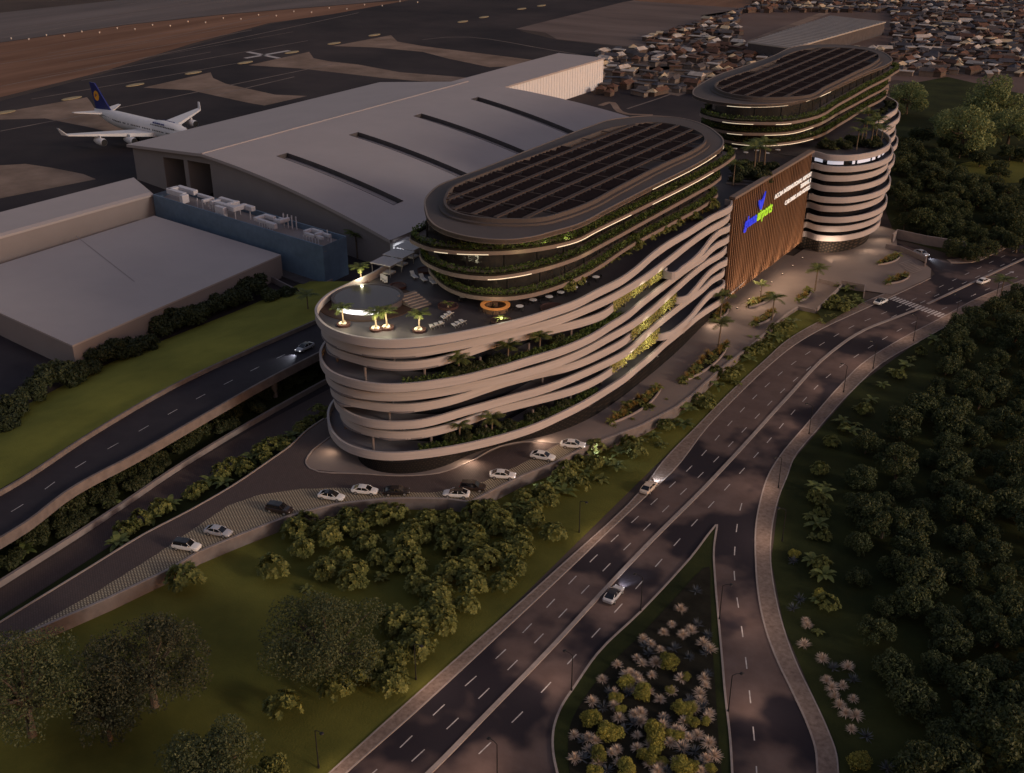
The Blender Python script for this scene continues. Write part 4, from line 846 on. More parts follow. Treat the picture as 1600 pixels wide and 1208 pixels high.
hm = [mat('roof_pale', (.46, .41, .37), .8, .3, .4), mat('roof_rust', (.12, .065, .046), .85, .25, .4), mat('roof_grey', (.09, .078, .078), .8, .2, .4), mat('roof_cream', (.50, .40, .27), .8, .15, .4), mat('roof_bluegrey', (.065, .065, .08), .8, .2, .4)]
hw_ = [mat('house_wall_pale', (.20, .16, .135), .9, .15, .5), mat('house_wall_brown', (.11, .078, .062), .9, .2, .5)]
def house(name, m, w, parent=None):
    return None
protos = []
for i in range(10):
    L, Wd, h = random.uniform(3.5, 9.5), random.uniform(2.4, 4.6), random.uniform(1.6, 2.9); me_r = MB(); me_w = MB()
    me_w.box((0, 0, h/2), (L, Wd, h))
    if i % 3 == 0: me_r.box((0, 0, h + .2), (L + .8, Wd + .8, .4))
    else: e = .5; r = 1.6; me_r.add([(-L/2-e, -Wd/2-e, h), (L/2+e, -Wd/2-e, h), (L/2+e, Wd/2+e, h), (-L/2-e, Wd/2+e, h), (-L/2 + (0 if i % 2 else 2.5), 0, h + r), (L/2 - (0 if i % 2 else 2.5), 0, h + r)], [(0, 1, 5, 4), (2, 3, 4, 5), (1, 2, 5), (3, 0, 4), (3, 2, 1, 0)])
    protos.append((me_w, me_r, i))
labs = ['pale roofed', 'rust roofed', 'grey roofed', 'cream roofed', 'blue grey roofed']
town_me = {}
def town_house(c, rz_, i, mi):
    key = (i, mi)
    if key not in town_me:
        r = protos[i][1].build('roof', hm[mi]); w = protos[i][0].build('far_house', hw_[mi % 2]); town_me[key] = (w.data, r.data)
        bpy.data.objects.remove(r); bpy.data.objects.remove(w)
    wm, rm = town_me[key]; o = link('far_house', wm, None, c); o.rotation_euler.z = rz_; r = link('roof', rm, o)
    tag(o, 'small %s house packed among the others in the far town' % labs[mi], 'house', '%s houses of the far town' % labs[mi]); return o
spots = []; grid = 15.0
random.seed(11)
def ppix(v):
    dx, dy, dz = v.x, v.y, v.z - CAMH; xr = dx*cy + dy*sy; f0 = -dx*sy + dy*cy; f = f0*ct - dz*st; up = f0*st + dz*ct
    return 800 + F*xr/f, 604 - F*up/f
for _ in range(26000):
    f0, xr = random.uniform(430, 1050), random.uniform(20, 520); c = Vector((xr*cy - f0*sy, xr*sy + f0*cy, 0)); u, v = ppix(c)
    if not (930 < u < 1640 and -8 < v < 158): continue
    if v < 66 + (u - 1000) * -.30 and u < 1180: continue
    if 800 < u < 1010 and v < 80: continue
    if 1155 < u < 1395 and 20 < v < 78: continue
    if u > 1385 and v > 118 + random.uniform(-6, 4): continue
    if u < 1110 and v > 150: continue
    if 955 < u < 1110 and v > 100 and random.random() < .55: continue
    if u < 1240 and v < 78 and random.random() < .25: continue
    if u < 1110 and v > 62 and random.random() < .35: continue
    if any((c - s).length_squared < 34 for s in spots): continue
    spots.append(c)
spots.sort(key=lambda c: (c - cam.location).length)
wts = [.15, .31, .29, .08, .17]
rest = {}
for i, c in enumerate(spots):
    mi = random.choices(range(5), wts)[0]; rz_ = R(33 + random.choice((0, 90)) + random.gauss(0, 14)) - YAW
    if i < 285: town_house(c, rz_, random.randrange(10), mi)
    else: rest.setdefault(mi, []).append((c, rz_))
bw, br = MB(), {m: MB() for m in range(5)}
allr = MB(); mis = []
for mi, l in rest.items():
    for c, a in l:
        w, r, _ = random.choice(protos)
        for s, d in ((w, 0), (r, 1)):
            vs = [(c.x + x*math.cos(a) - y*math.sin(a), c.y + x*math.sin(a) + y*math.cos(a), z) for x, y, z in s.v]; allr.add(vs, s.f); mis += [mi if d else 5] * len(s.f)
o = allr.build('far_houses', hm + [hw_[1]]); o.data.polygons.foreach_set('material_index', mis); o['kind'] = 'stuff'; o['label'] = 'mass of tiny low houses at the far edge of the town'; o['category'] = 'houses'
# dusty streets of the town
for px in ([(1000, 108), (1200, 98), (1420, 112), (1640, 118)], [(1100, 25), (1250, 4), (1400, -8)], [(1390, 36), (1500, 60), (1640, 76)], [(940, 120), (1080, 100), (1160, 70), (1290, 20)], [(1440, 20), (1560, 44), (1640, 50)]):
    groundline('town_street', px, 7, .05, M_dust)
gsheet('town_ground', [(1000, 120), (1130, 30), (1300, -14), (1700, -14), (1700, 160), (1400, 125), (1200, 150)], .035, mat('red_earth', (.10, .060, .048), .95, .2, .02, col2=(.17, .115, .095)))
gsheet('bare_earth', [(1395, 20), (1500, -10), (1700, 0), (1680, 30), (1500, 34)], .05, M_field)
gsheet('bare_earth', [(900, -14), (1120, -16), (1300, -6), (1180, 14), (1000, 2)], .055, M_field)
gsheet('bare_earth', [(955, 128), (1000, 96), (1080, 100), (1130, 128), (1060, 150)], .05, M_dust)
groundline('apron_marking', [(938, 165), (952, 160), (980, 178), (1020, 180)], 3, .07, M_dust)
# ================================================================== VEHICLES
CP = {c: mat('car_paint_' + c, v, .25, 0, spec=.6) for c, v in {'white': (.78, .76, .73), 'black': (.016, .013, .013), 'brown': (.030, .020, .016), 'silver': (.42, .42, .44), 'beige': (.62, .50, .40)}.items()}
M_cglass = mat('car_glass', (.008, .008, .010), .08, 0, spec=.7); M_tyre = mat('tyre', (.015, .014, .014), .9, 0); M_rim = mat('wheel_rim', (.45, .43, .42), .35, 0, metal=.6)
M_head = emitmat('headlight_lens', (.95, .96, 1), 1.2); M_headoff = mat('clear_lens', (.6, .6, .62), .2, 0); M_tail2 = mat('tail_lens', (.30, .02, .015), .3, 0)
def loft(secs, caps=True):
    """secs: (x, [(y, z)...]) half outlines, mirrored"""
    b = MB(); n = None; vs = []
    for x, h in secs:
        full = h + [(-y, z) for y, z in reversed(h)]; n = len(full); vs += [(x, y, z) for y, z in full]
    fs = [(i*n + k, i*n + (k+1) % n, (i+1)*n + (k+1) % n, (i+1)*n + k) for i in range(len(secs)-1) for k in range(n)]
    return b.add(vs, fs + [tuple(range(n-1, -1, -1)), tuple(range((len(secs)-1)*n, len(secs)*n))])
def sec(x, hw, zb, zt): return (x, [(hw*.86, zb), (hw, zb + .18), (hw*1.0, (zb + zt)/2), (hw*.95, zt - .10), (hw*.80, zt)])
def make_car(kind, paint, roof, lit, label, group):
    t = thing('parked_car' if group.startswith('cars in') else 'car', label, 'car', (0, 0, 0), 0, group)
    suv = kind == 'suv'
    if suv: S = [sec(-2.32, .78, .42, .92), sec(-2.2, .92, .34, 1.05), sec(-1.5, .97, .28, 1.08), sec(0, .98, .27, 1.06), sec(1.2, .97, .28, 1.05), sec(1.9, .94, .30, .98), sec(2.25, .86, .36, .88), sec(2.38, .70, .42, .76)]
    else: S = [sec(-2.38, .74, .44, .84), sec(-2.2, .88, .34, .98), sec(-1.5, .93, .26, 1.0), sec(0, .94, .24, .94), sec(1.2, .93, .26, .92), sec(1.9, .90, .28, .83), sec(2.25, .80, .32, .72), sec(2.4, .64, .38, .62)]
    body = loft(S).build('body', CP[paint], t, smooth=False); bv = body.modifiers.new('bevel', 'BEVEL'); bv.width = .06; bv.segments = 2; bv.limit_method = 'ANGLE'; bv.angle_limit = R(25)
    if suv: G = [(-2.18, .78, 1.04, 1.10), (-1.95, .74, 1.04, 1.62), (-.2, .76, 1.04, 1.66), (.55, .74, 1.04, 1.60), (1.15, .80, 1.02, 1.07)]
    else: G = [(-1.95, .70, .94, .98), (-1.15, .66, .94, 1.36), (-.2, .68, .92, 1.42), (.45, .66, .92, 1.36), (1.25, .74, .88, .92)]
    loft([(x, [(.84 if suv else .80, z0), (hw, z1 - .02), (hw*.8, z1)]) for x, hw, z0, z1 in G]).build('windows', M_cglass, t)
    rx = (-1.93, .5) if suv else (-1.05, .38); zz = 1.645 if suv else 1.405
    b = loft([(rx[0], [(.66, zz - .035), (.60, zz + .01)]), ((rx[0]+rx[1])/2 - .1, [(.70, zz), (.62, zz + .045)]), (rx[1], [(.66, zz - .05), (.58, zz)])]); b.build('roof', CP[roof], t)
    b = MB()
    for s in (1, -1):
        for x0, x1, z0, z1 in ((rx[1], 1.2, zz - .03, 1.02 if suv else .90), (rx[0], -2.05 if suv else -1.9, zz - .03, 1.06 if suv else .96)):
            b.tube([(x0, .68*s, z0), (x1, .82*s, z1)], .045, 5)
        b.tube([(-.35, .83*s, 1.0), (-.35, .70*s, zz - .02)], .04, 5)
    b.build('pillar', CP[paint], t)
    for x in (-1.42, 1.42):
        for s in (1, -1):
            b = MB(); y = .84*s; r = .36 if suv else .33
            b.tube([(x, y - .12, r), (x, y + .12, r)], r, 16); w = b.build('wheel', M_tyre, t)
            b = MB(); b.tube([(x, y + .115*s, r), (x, y + .135*s, r)], r*.66, 12); b.build('rim', M_rim, w)
    for s in (1, -1):
        b = MB(); z = .72 if suv else .60; b.box((2.24, .58*s, z), (.22, .34, .13)); b.build('headlight', M_head if lit else M_headoff, t)
        b = MB(); b.box((-2.28, .60*s, z + .16), (.14, .36, .12)); b.build('tail_light', M_tail2, t)
        b = MB(); b.box((.78, .98*s, 1.02 if not suv else 1.14), (.14, .2, .12)); b.build('mirror', CP[paint], t)
    return t
CARS = [  # kind, paint, roof, lit, label, rear wheel px, front wheel px, on deck, z
 ('suv', 'white', 'black', 0, 'white suv with black roof, first parked car from the ramp end', (276, 860), (300, 864), 1, 0),
 ('sedan', 'silver', 'silver', 0, 'pale silver sedan parked just ahead of the white suv', (327, 837), (348, 841), 1, 0),
 ('suv', 'brown', 'black', 0, 'dark brown suv parked between the silver sedan and the glass roofed white sedan', (420, 801), (446, 806), 1, 0),
 ('sedan', 'white', 'black', 0, 'white sedan with dark glass roof parked beside the dark brown suv', (502, 781), (528, 785), 1, 0),
 ('sedan', 'white', 'white', 0, 'white sedan parked between the glass roofed car and the black sedan', (557, 773), (579, 775), 1, 0),
 ('sedan', 'black', 'black', 0, 'black sedan parked in the drop-off lane', (606, 776), (633, 775), 1, 0),
 ('sedan', 'white', 'black', 0, 'white car with black roof beside the wall corner, overlapped by a dark suv', (724, 780), (700, 778.5), 1, 0),
 ('suv', 'brown', 'brown', 0, 'dark brown suv parked beside the white black roofed car at the wall corner', (724, 768), (751, 770), 1, 0),
 ('sedan', 'white', 'white', 1, 'white sedan with lit headlights, third from the upper end of the lane', (772, 749), (797, 750.5), 1, 0),
 ('sedan', 'white', 'white', 0, 'white sedan with unlit headlights, second from the upper end of the lane', (834, 718), (858, 722), 1, 0),
 ('sedan', 'white', 'white', 1, 'white sedan with lit headlights at the upper end of the drop-off lane', (884, 701), (905, 702.5), 1, 0),
 ('sedan', 'beige', 'beige', 1, 'beige sedan driving with headlights on beside the left pavement', (1012, 776), (1028, 759), 0, .07),
 ('sedan', 'silver', 'black', 1, 'silver car with black roof driving beside the median kerb', (957, 947), (975, 925), 0, .07),
 ('sedan', 'white', 'black', 0, 'white car with dark windows driving just before the zebra crossing', (1373, 479), (1388, 472), 0, .07),
 ('sedan', 'white', 'white', 0, 'white car driving on the main road beyond the zebra crossing', (1532, 447), (1549, 440), 0, .07),
 ('sedan', 'silver', 'black', 1, 'silver car with headlights on coming along the viaduct', (490, 543), (472, 552), 0, VZ + .03),
 ('sedan', 'silver', 'silver', 1, 'pale car coming out of the ramp beside the drum', (1428, 396), (1444, 402), 0, .1)]
for kind, paint, roof, lit, lab, a, c, deck_, z in CARS:
    grp = 'cars in the drop-off lane' if deck_ else 'cars on the roads'
    t = make_car(kind, paint, roof, lit, lab, grp); p, q = (D(*a, .06), D(*c, .06)) if deck_ else (U(*a, z), U(*c, z))
    d = (q - p); yaw_ = math.atan2(d.y, d.x); m_ = (p + q) / 2
    s = Vector((-math.sin(yaw_), math.cos(yaw_), 0)); toc = Vector((-m_.x, -m_.y, 0))
    m_ = m_ - s * (.84 if s.dot(toc) > 0 else -.84); t.location = m_; t.rotation_euler.z = yaw_
    if lit:
        L = bpy.data.lights.new('headlamp_beam', 'SPOT'); L.energy = 900; L.spot_size = R(75); L.spot_blend = .8; L.color = (.80, .87, 1); L.shadow_soft_size = .15
        o = bpy.data.objects.new('headlamp_beam', L); COL.objects.link(o); o.parent = t; o.location = (2.5, 0, .7); o.rotation_euler = (0, R(-78), 0)
# ================================================================== STREET LAMPS
def lamp_post():
    t = thing('street_lamp', 'slim dark street lamp with a small warm head', 'street lamp', (0, 0, 0), 0, 'street lamps')
    b = MB(); b.tube([(0, 0, 0), (0, 0, .5)], .14, 8); b.tube([(0, 0, .5), (0, 0, 6.2)], [.085, .06], 8); b.tube([(0, 0, 6.2), (.5, 0, 6.45), (1.1, 0, 6.5)], .05, 6); b.build('pole', M_black, t)
    b = MB(); b.lathe([(.10, .12), (.24, .05), (.30, -.02), (.28, -.06)], 14, (1.25, 0, 6.48)); h = b.build('lamp_head', M_black, t)
    b = MB(); b.lathe([(.24, -.09), (.24, -.065)], 14, (1.25, 0, 6.48)); b.build('lamp_glass', M_lampg, h); return t
lp = lamp_post(); first = True
def lamp(base, towards, label, energy=420, cone=150):
    global first
    d = towards - base; yaw_ = math.atan2(d.y, d.x)
    if first: t = lp; first = False; t.location = base; t.rotation_euler.z = yaw_; t['label'] = label
    else: t = dup(lp, base, yaw_, 1, label)
    L = bpy.data.lights.new('lamp_light', 'SPOT'); L.energy = energy; L.spot_size = R(cone); L.spot_blend = 1.0; L.color = (1, .72, .56); L.shadow_soft_size = .4
    o = bpy.data.objects.new('lamp_light', L); COL.objects.link(o); o.parent = t; o.location = (1.3, 0, 6.35); o.rotation_euler = (0, R(-44), 0)
    return t
medw = [Vector((v.x, v.y, 0)) for v in resample(cr(UL(MED, 0), False, 6), 1.0)]
def near_med(p): return min(medw, key=lambda q: (q - p).length_squared)
for (u, v, lab) in ((1001, 955, 'street lamp on the kerb of the planted island, nearest its tip'), (893, 1080, 'street lamp at the bend of the planted island kerb'), (777, 1222, 'street lamp at the bottom edge of the picture beside the road'),
        (1264, 678, 'street lamp on the right pavement nearest the slip road'), (1318, 613, 'street lamp on the right pavement, second from the slip road'), (1364, 576, 'street lamp on the right pavement, third from the slip road'), (1427, 533, 'street lamp on the right pavement just before the zebra crossing'), (1493, 500, 'street lamp on the right pavement beside the zebra crossing'), (1556, 468, 'street lamp on the right pavement beside the roadside palm')):
    p = U(u, v, .15); lamp(p, near_med(p), lab)
for (u, v, lab) in ((498, 1200, 'street lamp on the lawn verge near the bottom of the picture'), (650, 1062, 'street lamp on the lawn verge beside the lower round bushes'), (905, 832, 'added street lamp on the lawn verge left of the beige car')):  # the post left of the beige car is an invented extra lamp
    p = U(u, v, .05); lamp(p, near_med(p), lab)
for (u, v, tu, tv, lab) in ((1124, 968, 1160, 968, 'street lamp on the slip road kerb near the island tip'), (1138, 1112, 1175, 1110, 'street lamp on the slip road kerb near the bottom of the island'), (1222, 846, 1165, 840, 'street lamp on the slip road verge nearest the island tip'), (1216, 762, 1165, 765, 'street lamp on the slip road verge where the slip road leaves')):
    lamp(U(u, v, .2), U(tu, tv, .2), lab, 480)
def wash(name, loc, aim, energy, size, col, blend=.9):
    L = bpy.data.lights.new(name, 'SPOT'); L.energy = energy; L.spot_size = R(size); L.spot_blend = blend; L.color = col; L.shadow_soft_size = .3
    o = bpy.data.objects.new(name, L); COL.objects.link(o); o.location = loc; o.rotation_euler = (Vector(loc) - Vector(aim)).to_track_quat('Z', 'Y').to_euler()
# added spots without fittings, at the lowest bands and timber wall, washing the forecourt
E9 = [v for v in RUNS[9] if v.x > -139]
for v, n_ in list(zip(resample(offs(E9, .1, False, True), 15.0), range(40)))[1:]:
    d = Vector((1, 0, 0)) if v.y > 160 else (Vector((v.x + 118, v.y - 175, 0))).normalized()
    wash('forecourt_fill', (v.x, v.y, Z(9) - 1.75), (v.x + d.x*6, v.y + d.y*6, 0), 900 if v.x > -110 else 300, 165, (1, .74, .54), 1)
for v in resample(offs(cr(drum_line, False, 6), .1, False, True), 12.0)[1:5]:
    wash('forecourt_fill', (v.x, v.y, Z(9) - 1.75), (v.x + 6, v.y - 6, 0), 800, 165, (1, .74, .54), 1)
for v, w_ in zip(resample(DL([(1100, 585), (1240, 470)]), 14.0), range(9)):
    wash('forecourt_fill', (XS + 1.5, 252 + w_*7.5, 8.5), (XS + 12, 252 + w_*7.5, 0), 1700, 150, (1, .72, .50), 1)
# uplighters set in the paving under the timber wall
for i in range(7):
    y = ya + (yb - ya) * (i + .4) / 7; t = thing('uplighter', 'small square uplighter in the paving under the timber wall', 'uplighter', (XS + 2.2, y, .3 if y > 270 else zd(y)), 0, 'uplighters below the timber wall')
    b = MB(); b.box((0, 0, .12), (.4, .4, .24)); b.build('housing', M_black, t); b = MB(); b.box((0, 0, .25), (.32, .32, .04)); b.build('lamp_glass', M_lampg, t)
    wash('uplight', (XS + 2.4, y, zd(y) + .5), (XS - .3, y, 11), 2000, 100, (1, .66, .42))
p = U(1290, 392, .5); wash('drum_uplight', (p.x + 5, p.y - 9, .6), (p.x - 2, p.y + 3, 6), 5200, 75, (1, .74, .54))
for k, a in ((3, (1000, 452)), (3, (1030, 432)), (6, (1010, 508)), (6, (1045, 480)), (8, (985, 558)), (8, (1018, 535))):
    p = U(*a, Z(k)); wash('screen_fill', (p.x + 2.6, p.y - .6, Z(k) + .9), (p.x - .6, p.y, Z(k) - .6), 420, 110, (1, .90, .58))  # unseen spots added in front of the green screens to brighten them
wash('corner_light', (XE + 4.5, fy(XE) + 2, 7.8), (XE, fy(XE) + 2.5, 4), 700, 120, (.9, .93, 1))
# warm point lights added with no fittings, to brighten the tower hedges
for u, v, z in ((850, 384, 40), (815, 396, 40), (885, 378, 40), (870, 424, 36), (930, 398, 36), (1225, 172, 41), (1190, 176, 41), (1250, 168, 41), (1200, 196, 37), (1290, 186, 37), (1310, 178, 37), (1205, 214, 33), (1265, 204, 33)):
    p = U(u, v, z - 1.9); L = bpy.data.lights.new('hedge_fill', 'POINT'); L.energy = 60; L.color = (1, .88, .42); L.shadow_soft_size = .2; o = bpy.data.objects.new('hedge_fill', L); COL.objects.link(o); o.location = p + Vector((.2, -.4, .9))
# ================================================================== ROOF TERRACE
def RT(u, v, dz=0): return U(u, v, FLOOR + dz)
c = RT(575, 473); pool = thing('round_pool', 'raised round pool with a glowing white side on the roof terrace', 'pool', c)
e1 = (RT(519, 475) - RT(632, 470)).length / 2
b = MB(); b.lathe([(e1 - .4, 0), (e1, .2), (e1, 1.35), (e1 - .5, 1.35), (e1 - .5, 1.2)], 56); b.build('pool_wall', M_tile, pool)
b = MB(); b.lathe([(e1 - .55, 1.22), (e1 - .55, 1.27)], 56); b.build('water', M_pool, pool)
b = MB(); a0 = math.atan2(RT(545, 505).y - c.y, RT(545, 505).x - c.x); b.wall([Vector(((e1 + .06) * math.cos(a0 + t), (e1 + .06) * math.sin(a0 + t), 0)) for t in np.linspace(-.62, .62, 20)], .25, 1.15, .05, left=False); b.build('light_panel', emitmat('pool_glow', (.95, .95, 1), .9), pool)
s0 = RT(634, 468) - c; s1 = RT(660, 480) - c; dv = (s1 - s0); dv.z = 0; L_ = dv.length; dv.normalize(); b = MB()
for i in range(6): q = s0 + dv * (L_ * (i + .5) / 6); b.box((q.x, q.y, (1.3 - .2*i)/2), (L_/6, 4.2, 1.3 - .2*i), math.atan2(dv.y, dv.x))
b.build('steps', M_concd, pool)
b = MB(); b.lathe([(e1 + 2.6, 0), (e1 + 2.6, .12)], 56); b.build('pool_surround', M_woodd, pool)
def fronds(n, L, droop, w, up=.7, seed=0, leaf=22, wid=.5):
    r = random.Random(seed); V = []; Q = []
    for i in range(n):
        a = 2*math.pi*i/n + r.uniform(-.25, .25); el = up * r.uniform(.35, 1.25); l = L * r.uniform(.8, 1.1); pts = []
        for j in range(9):
            t = j / 8; x = l*t*math.cos(el*(1 - .35*t)); z = l*t*math.sin(el) - droop*l*t*t; pts.append(Vector((x*math.cos(a), x*math.sin(a), z)))
        sd_ = Vector((-math.sin(a), math.cos(a), 0))
        for j in range(leaf):
            t = (j + .5) / leaf * .98 + .02; k = t * 8; i0 = min(int(k), 7); p = pts[i0].lerp(pts[i0+1], k - i0); d = (pts[i0+1] - pts[i0]).normalized(); ll = wid * (math.sin(math.pi * min(1, t*.9 + .12)) ** .6) * r.uniform(.85, 1.1)
            for s in (1, -1):
                tip = p + sd_*s*ll*.85 + d*ll*.55 - Vector((0, 0, ll*.28)); hw = d * (l/leaf*.42)
                o = len(V); V += [p - hw, p + hw, tip + hw*.3, tip - hw*.3]; Q.append((o, o+1, o+2, o+3))
    return V, Q
PROTO = {}
def hide_proto(o):
    for ch in list(o.children):
        for g in list(ch.children): bpy.data.objects.remove(g)
        bpy.data.objects.remove(ch)
    bpy.data.objects.remove(o)
def mesh_of(b, m, name):
    o = b.build(name, m); me = o.data; bpy.data.objects.remove(o); return me
def palm_meshes(h, L, n, seed):
    b = MB(); r = random.Random(seed); lean = r.uniform(-.06, .06)*h; b.tube([(0, 0, 0), (lean*.3, 0, h*.3), (lean, lean*.4, h)], [.24, .17, .13], 8)
    V, Q = fronds(n, L, .50, .5, .8, seed, 22, L*.26); V = [v + Vector((lean, lean*.4, h)) for v in V]
    return mesh_of(b, M_palmbark, 'trunk'), npmesh('crown', V, Q, L_palm)
PALM = {'roof': [palm_meshes(2.9, 2.7, 17, s) for s in (1, 2, 3)], 'tall': [palm_meshes(5.5, 3.4, 16, s) for s in (4, 5, 6)]}
def put(name, parts, loc, rz_, sc, label, cat, group):
    t = thing(name, label, cat, loc, rz_, group); t.scale = (sc,) * 3
    for nm, me in parts: link(nm, me, t)
    return t
def palm(kind, loc, sc, label, group):
    m = random.choice(PALM[kind]); return put('palm_tree', (('trunk', m[0]), ('crown', m[1])), loc, random.uniform(0, 6.28), sc, label, 'palm tree', group)
def planter(c, r, label, soil=True, lit=False, grp='round terrace planters'):
    t = thing('round_planter', label, 'planter', c, 0, grp); b = MB(); b.lathe([(r, 0), (r + .12, .5), (r - .15, .5), (r - .2, .38)], 28); b.build('planter_rim', M_redplant, t)
    if lit: b = MB(); [b.lathe([(random.uniform(.16, .34), -.05), (.3, .12), (.12, .3)], 7, (r*.55*math.cos(k*1.9)*((k % 3)/2), r*.55*math.sin(k*1.9)*((k % 3)/2), .42)) for k in range(12)]; b.build('pebbles', M_rocklit, t)
    return t
for i, (u, v, lab, n) in enumerate(((565, 443, 'uplit palm behind the round pool', 1), (537, 509, 'uplit palm in front of the glowing pool side', 1), (588, 516, 'left of the two uplit palms standing close together', 1), (605, 514, 'right of the two uplit palms standing close together', 1), (655, 518, 'uplit palm beside the lower loungers', 1))):
    c = RT(u, v); planter(c, 1.15, 'round planter with pale lit pebbles under the ' + lab.replace('uplit ', '').replace('left of the two palms standing close together', 'left twin palm').replace('right of the two palms standing close together', 'right twin palm'), lit=True); palm('roof', c + Vector((0, 0, .4)), 1.0, lab, 'uplit terrace palms')
    L = bpy.data.lights.new('palm_uplight', 'POINT'); L.energy = 420; L.color = (1, .90, .60); L.shadow_soft_size = .2; o = bpy.data.objects.new('palm_uplight', L); COL.objects.link(o)
    tc = Vector((-c.x, -c.y, 0)).normalized(); o.location = c + tc * 1.7 + Vector((0, 0, 2.3))
for u, v, r, lab in ((700, 480, 1.9, 'dark red round planter with a spiky plant between pool and tables'), (783, 503, 1.9, 'dark red round planter with a glowing plant in front of the bar'), (863, 483, 2.2, 'wide empty dark red planter by the terrace rim'), (622, 449, 1.6, 'dark red round planter behind the pool steps'), (665, 424, 1.6, 'dark red round planter under the tower near the cabanas')):
    planter(RT(u, v), r, lab)
palm_small = [palm_meshes(.7, 1.5, 13, s) for s in (11, 12)]
for u, v, lab, lit in ((700, 480, 'dark spiky plant in the planter between pool and tables', 0), (783, 503, 'low glowing rosette plant in the planter in front of the bar', 1)):
    m = random.choice(palm_small); c = RT(u, v, .4); put('rosette_plant', (('trunk', m[0]), ('crown', m[1])), c, 0, 1.0, lab, 'plant', 'terrace rosettes')
    if lit: L = bpy.data.lights.new('plant_light', 'POINT'); L.energy = 170; L.color = (1, .92, .62); o = bpy.data.objects.new('plant_light', L); COL.objects.link(o); tc = Vector((-c.x, -c.y, 0)).normalized(); o.location = c + tc*.7 + Vector((0, 0, 1.5))
# bar
c = RT(774, 485); bar = thing('round_bar', 'round bar with glowing orange counter under the tower edge', 'bar', c)
b = MB(); b.wall([Vector((2.8*math.cos(k*math.pi/24), 2.8*math.sin(k*math.pi/24), 0)) for k in range(48)], 1.05, 1.22, .75, closed=True); b.build('counter', M_orange, bar)
b = MB(); [b.box((2.3*math.cos(k*math.pi/24), 2.3*math.sin(k*math.pi/24), .52), (.12, .2, 1.04), k*math.pi/24) for k in range(48)]; b.build('slatted_front', M_wood, bar)
b = MB(); b.tube([(0, 0, 0), (0, 0, 1.5)], .5, 14); b.build('back_bar', M_woodd, bar)
for k in range(11):
    a = -2.4 + k*.42; b = MB(); b.lathe([(.2, .72), (.2, .8)], 10, (3.2*math.cos(a), 3.2*math.sin(a), 0)); b.tube([(3.2*math.cos(a), 3.2*math.sin(a), 0), (3.2*math.cos(a), 3.2*math.sin(a), .72)], .05, 6)
    s = b.build('bar_stool', M_black, loc=c); tag(s, 'small dark bar stool standing round the glowing bar', 'stool', 'stools round the bar')
L = bpy.data.lights.new('bar_light', 'POINT'); L.energy = 60; L.color = (1, .66, .36); o = bpy.data.objects.new('bar_light', L); COL.objects.link(o); o.location = c + Vector((.6, -.8, 3.0))
# tables and chairs
tabs = ['beside the tower corner', 'nearest the glowing bar', 'right of the bar, close to the tower', 'fourth along the rim from the bar', 'fifth along the rim from the bar', 'sixth along the rim from the bar', 'seventh along the rim from the bar', 'farthest along the rim']
b = MB(); b.tube([(0, 0, 0), (0, 0, .72)], .06, 8); b.lathe([(.3, 0), (.28, .04)], 14); tleg = mesh_of(b, M_black, 'pedestal'); b = MB(); b.lathe([(.72, .72), (.74, .74), (.72, .77)], 26); ttop = mesh_of(b, M_white, 'tabletop')
b = MB(); b.box((0, 0, .44), (.48, .48, .07)); cse = mesh_of(b, M_black, 'seat'); b = MB(); b.box((-.23, 0, .68), (.06, .46, .46)); cba = mesh_of(b, M_black, 'backrest')
legs = []
for x, y in ((.2, .2), (.2, -.2), (-.2, .2), (-.2, -.2)): b = MB(); b.box((x, y, .2), (.05, .05, .41)); legs.append(mesh_of(b, M_black, 'leg'))
for i, (u, v) in enumerate(((724, 463), (812, 478), (833, 468), (858, 463), (876, 456), (897, 448), (911, 439), (931, 432))):
    c = RT(u, v + 6); put('round_table', (('pedestal', tleg), ('tabletop', ttop)), c, 0, 1.0, 'white round table ' + tabs[i], 'table', 'white terrace tables')
    for k in range(3):
        a = .5 + k*2.1 + i; p = c + Vector((1.15*math.cos(a), 1.15*math.sin(a), 0)); put('chair', [('seat', cse), ('backrest', cba)] + [('leg', l) for l in legs], p, a + math.pi, 1.0, 'dark chair at a white round table', 'chair', 'dark terrace chairs')
# loungers
def lounger_parts():
    b = MB(); b.box((.35, 0, .34), (1.35, .68, .12)); b.add([(-.32, -.34, .30), (-.32, .34, .30), (-1.0, .34, .78), (-1.0, -.34, .78), (-.34, -.34, .40), (-.34, .34, .40), (-1.05, .34, .88), (-1.05, -.34, .88)], [(0, 3, 2, 1), (4, 5, 6, 7), (0, 1, 5, 4), (2, 3, 7, 6), (0, 4, 7, 3), (1, 2, 6, 5)])
    a = mesh_of(b, M_lounge, 'mattress'); b = MB(); b.box((0, .30, .24), (2.0, .06, .08)); b.box((0, -.30, .24), (2.0, .06, .08)); f = mesh_of(b, M_steel, 'frame'); ls = []
    for x in (.85, -.85):
        for y in (.3, -.3): b = MB(); b.box((x, y, .1), (.06, .06, .2)); ls.append(('leg', mesh_of(b, M_steel, 'leg')))
    return [('mattress', a), ('frame', f)] + ls
LP = lounger_parts()
def lrow(pa, pb, head, sc, where, n=3):
    A, B = RT(*pa), RT(*pb); h = RT(*head) - A.lerp(B, .5); yw = math.atan2(-h.y, -h.x)
    for i, pos in enumerate(('left', 'middle', 'right')[:n]): put('sun_lounger', LP, A.lerp(B, i / (n - 1)), yw, sc, '%s of three %s' % (pos, where), 'sun lounger', 'sun loungers on the roof terrace')
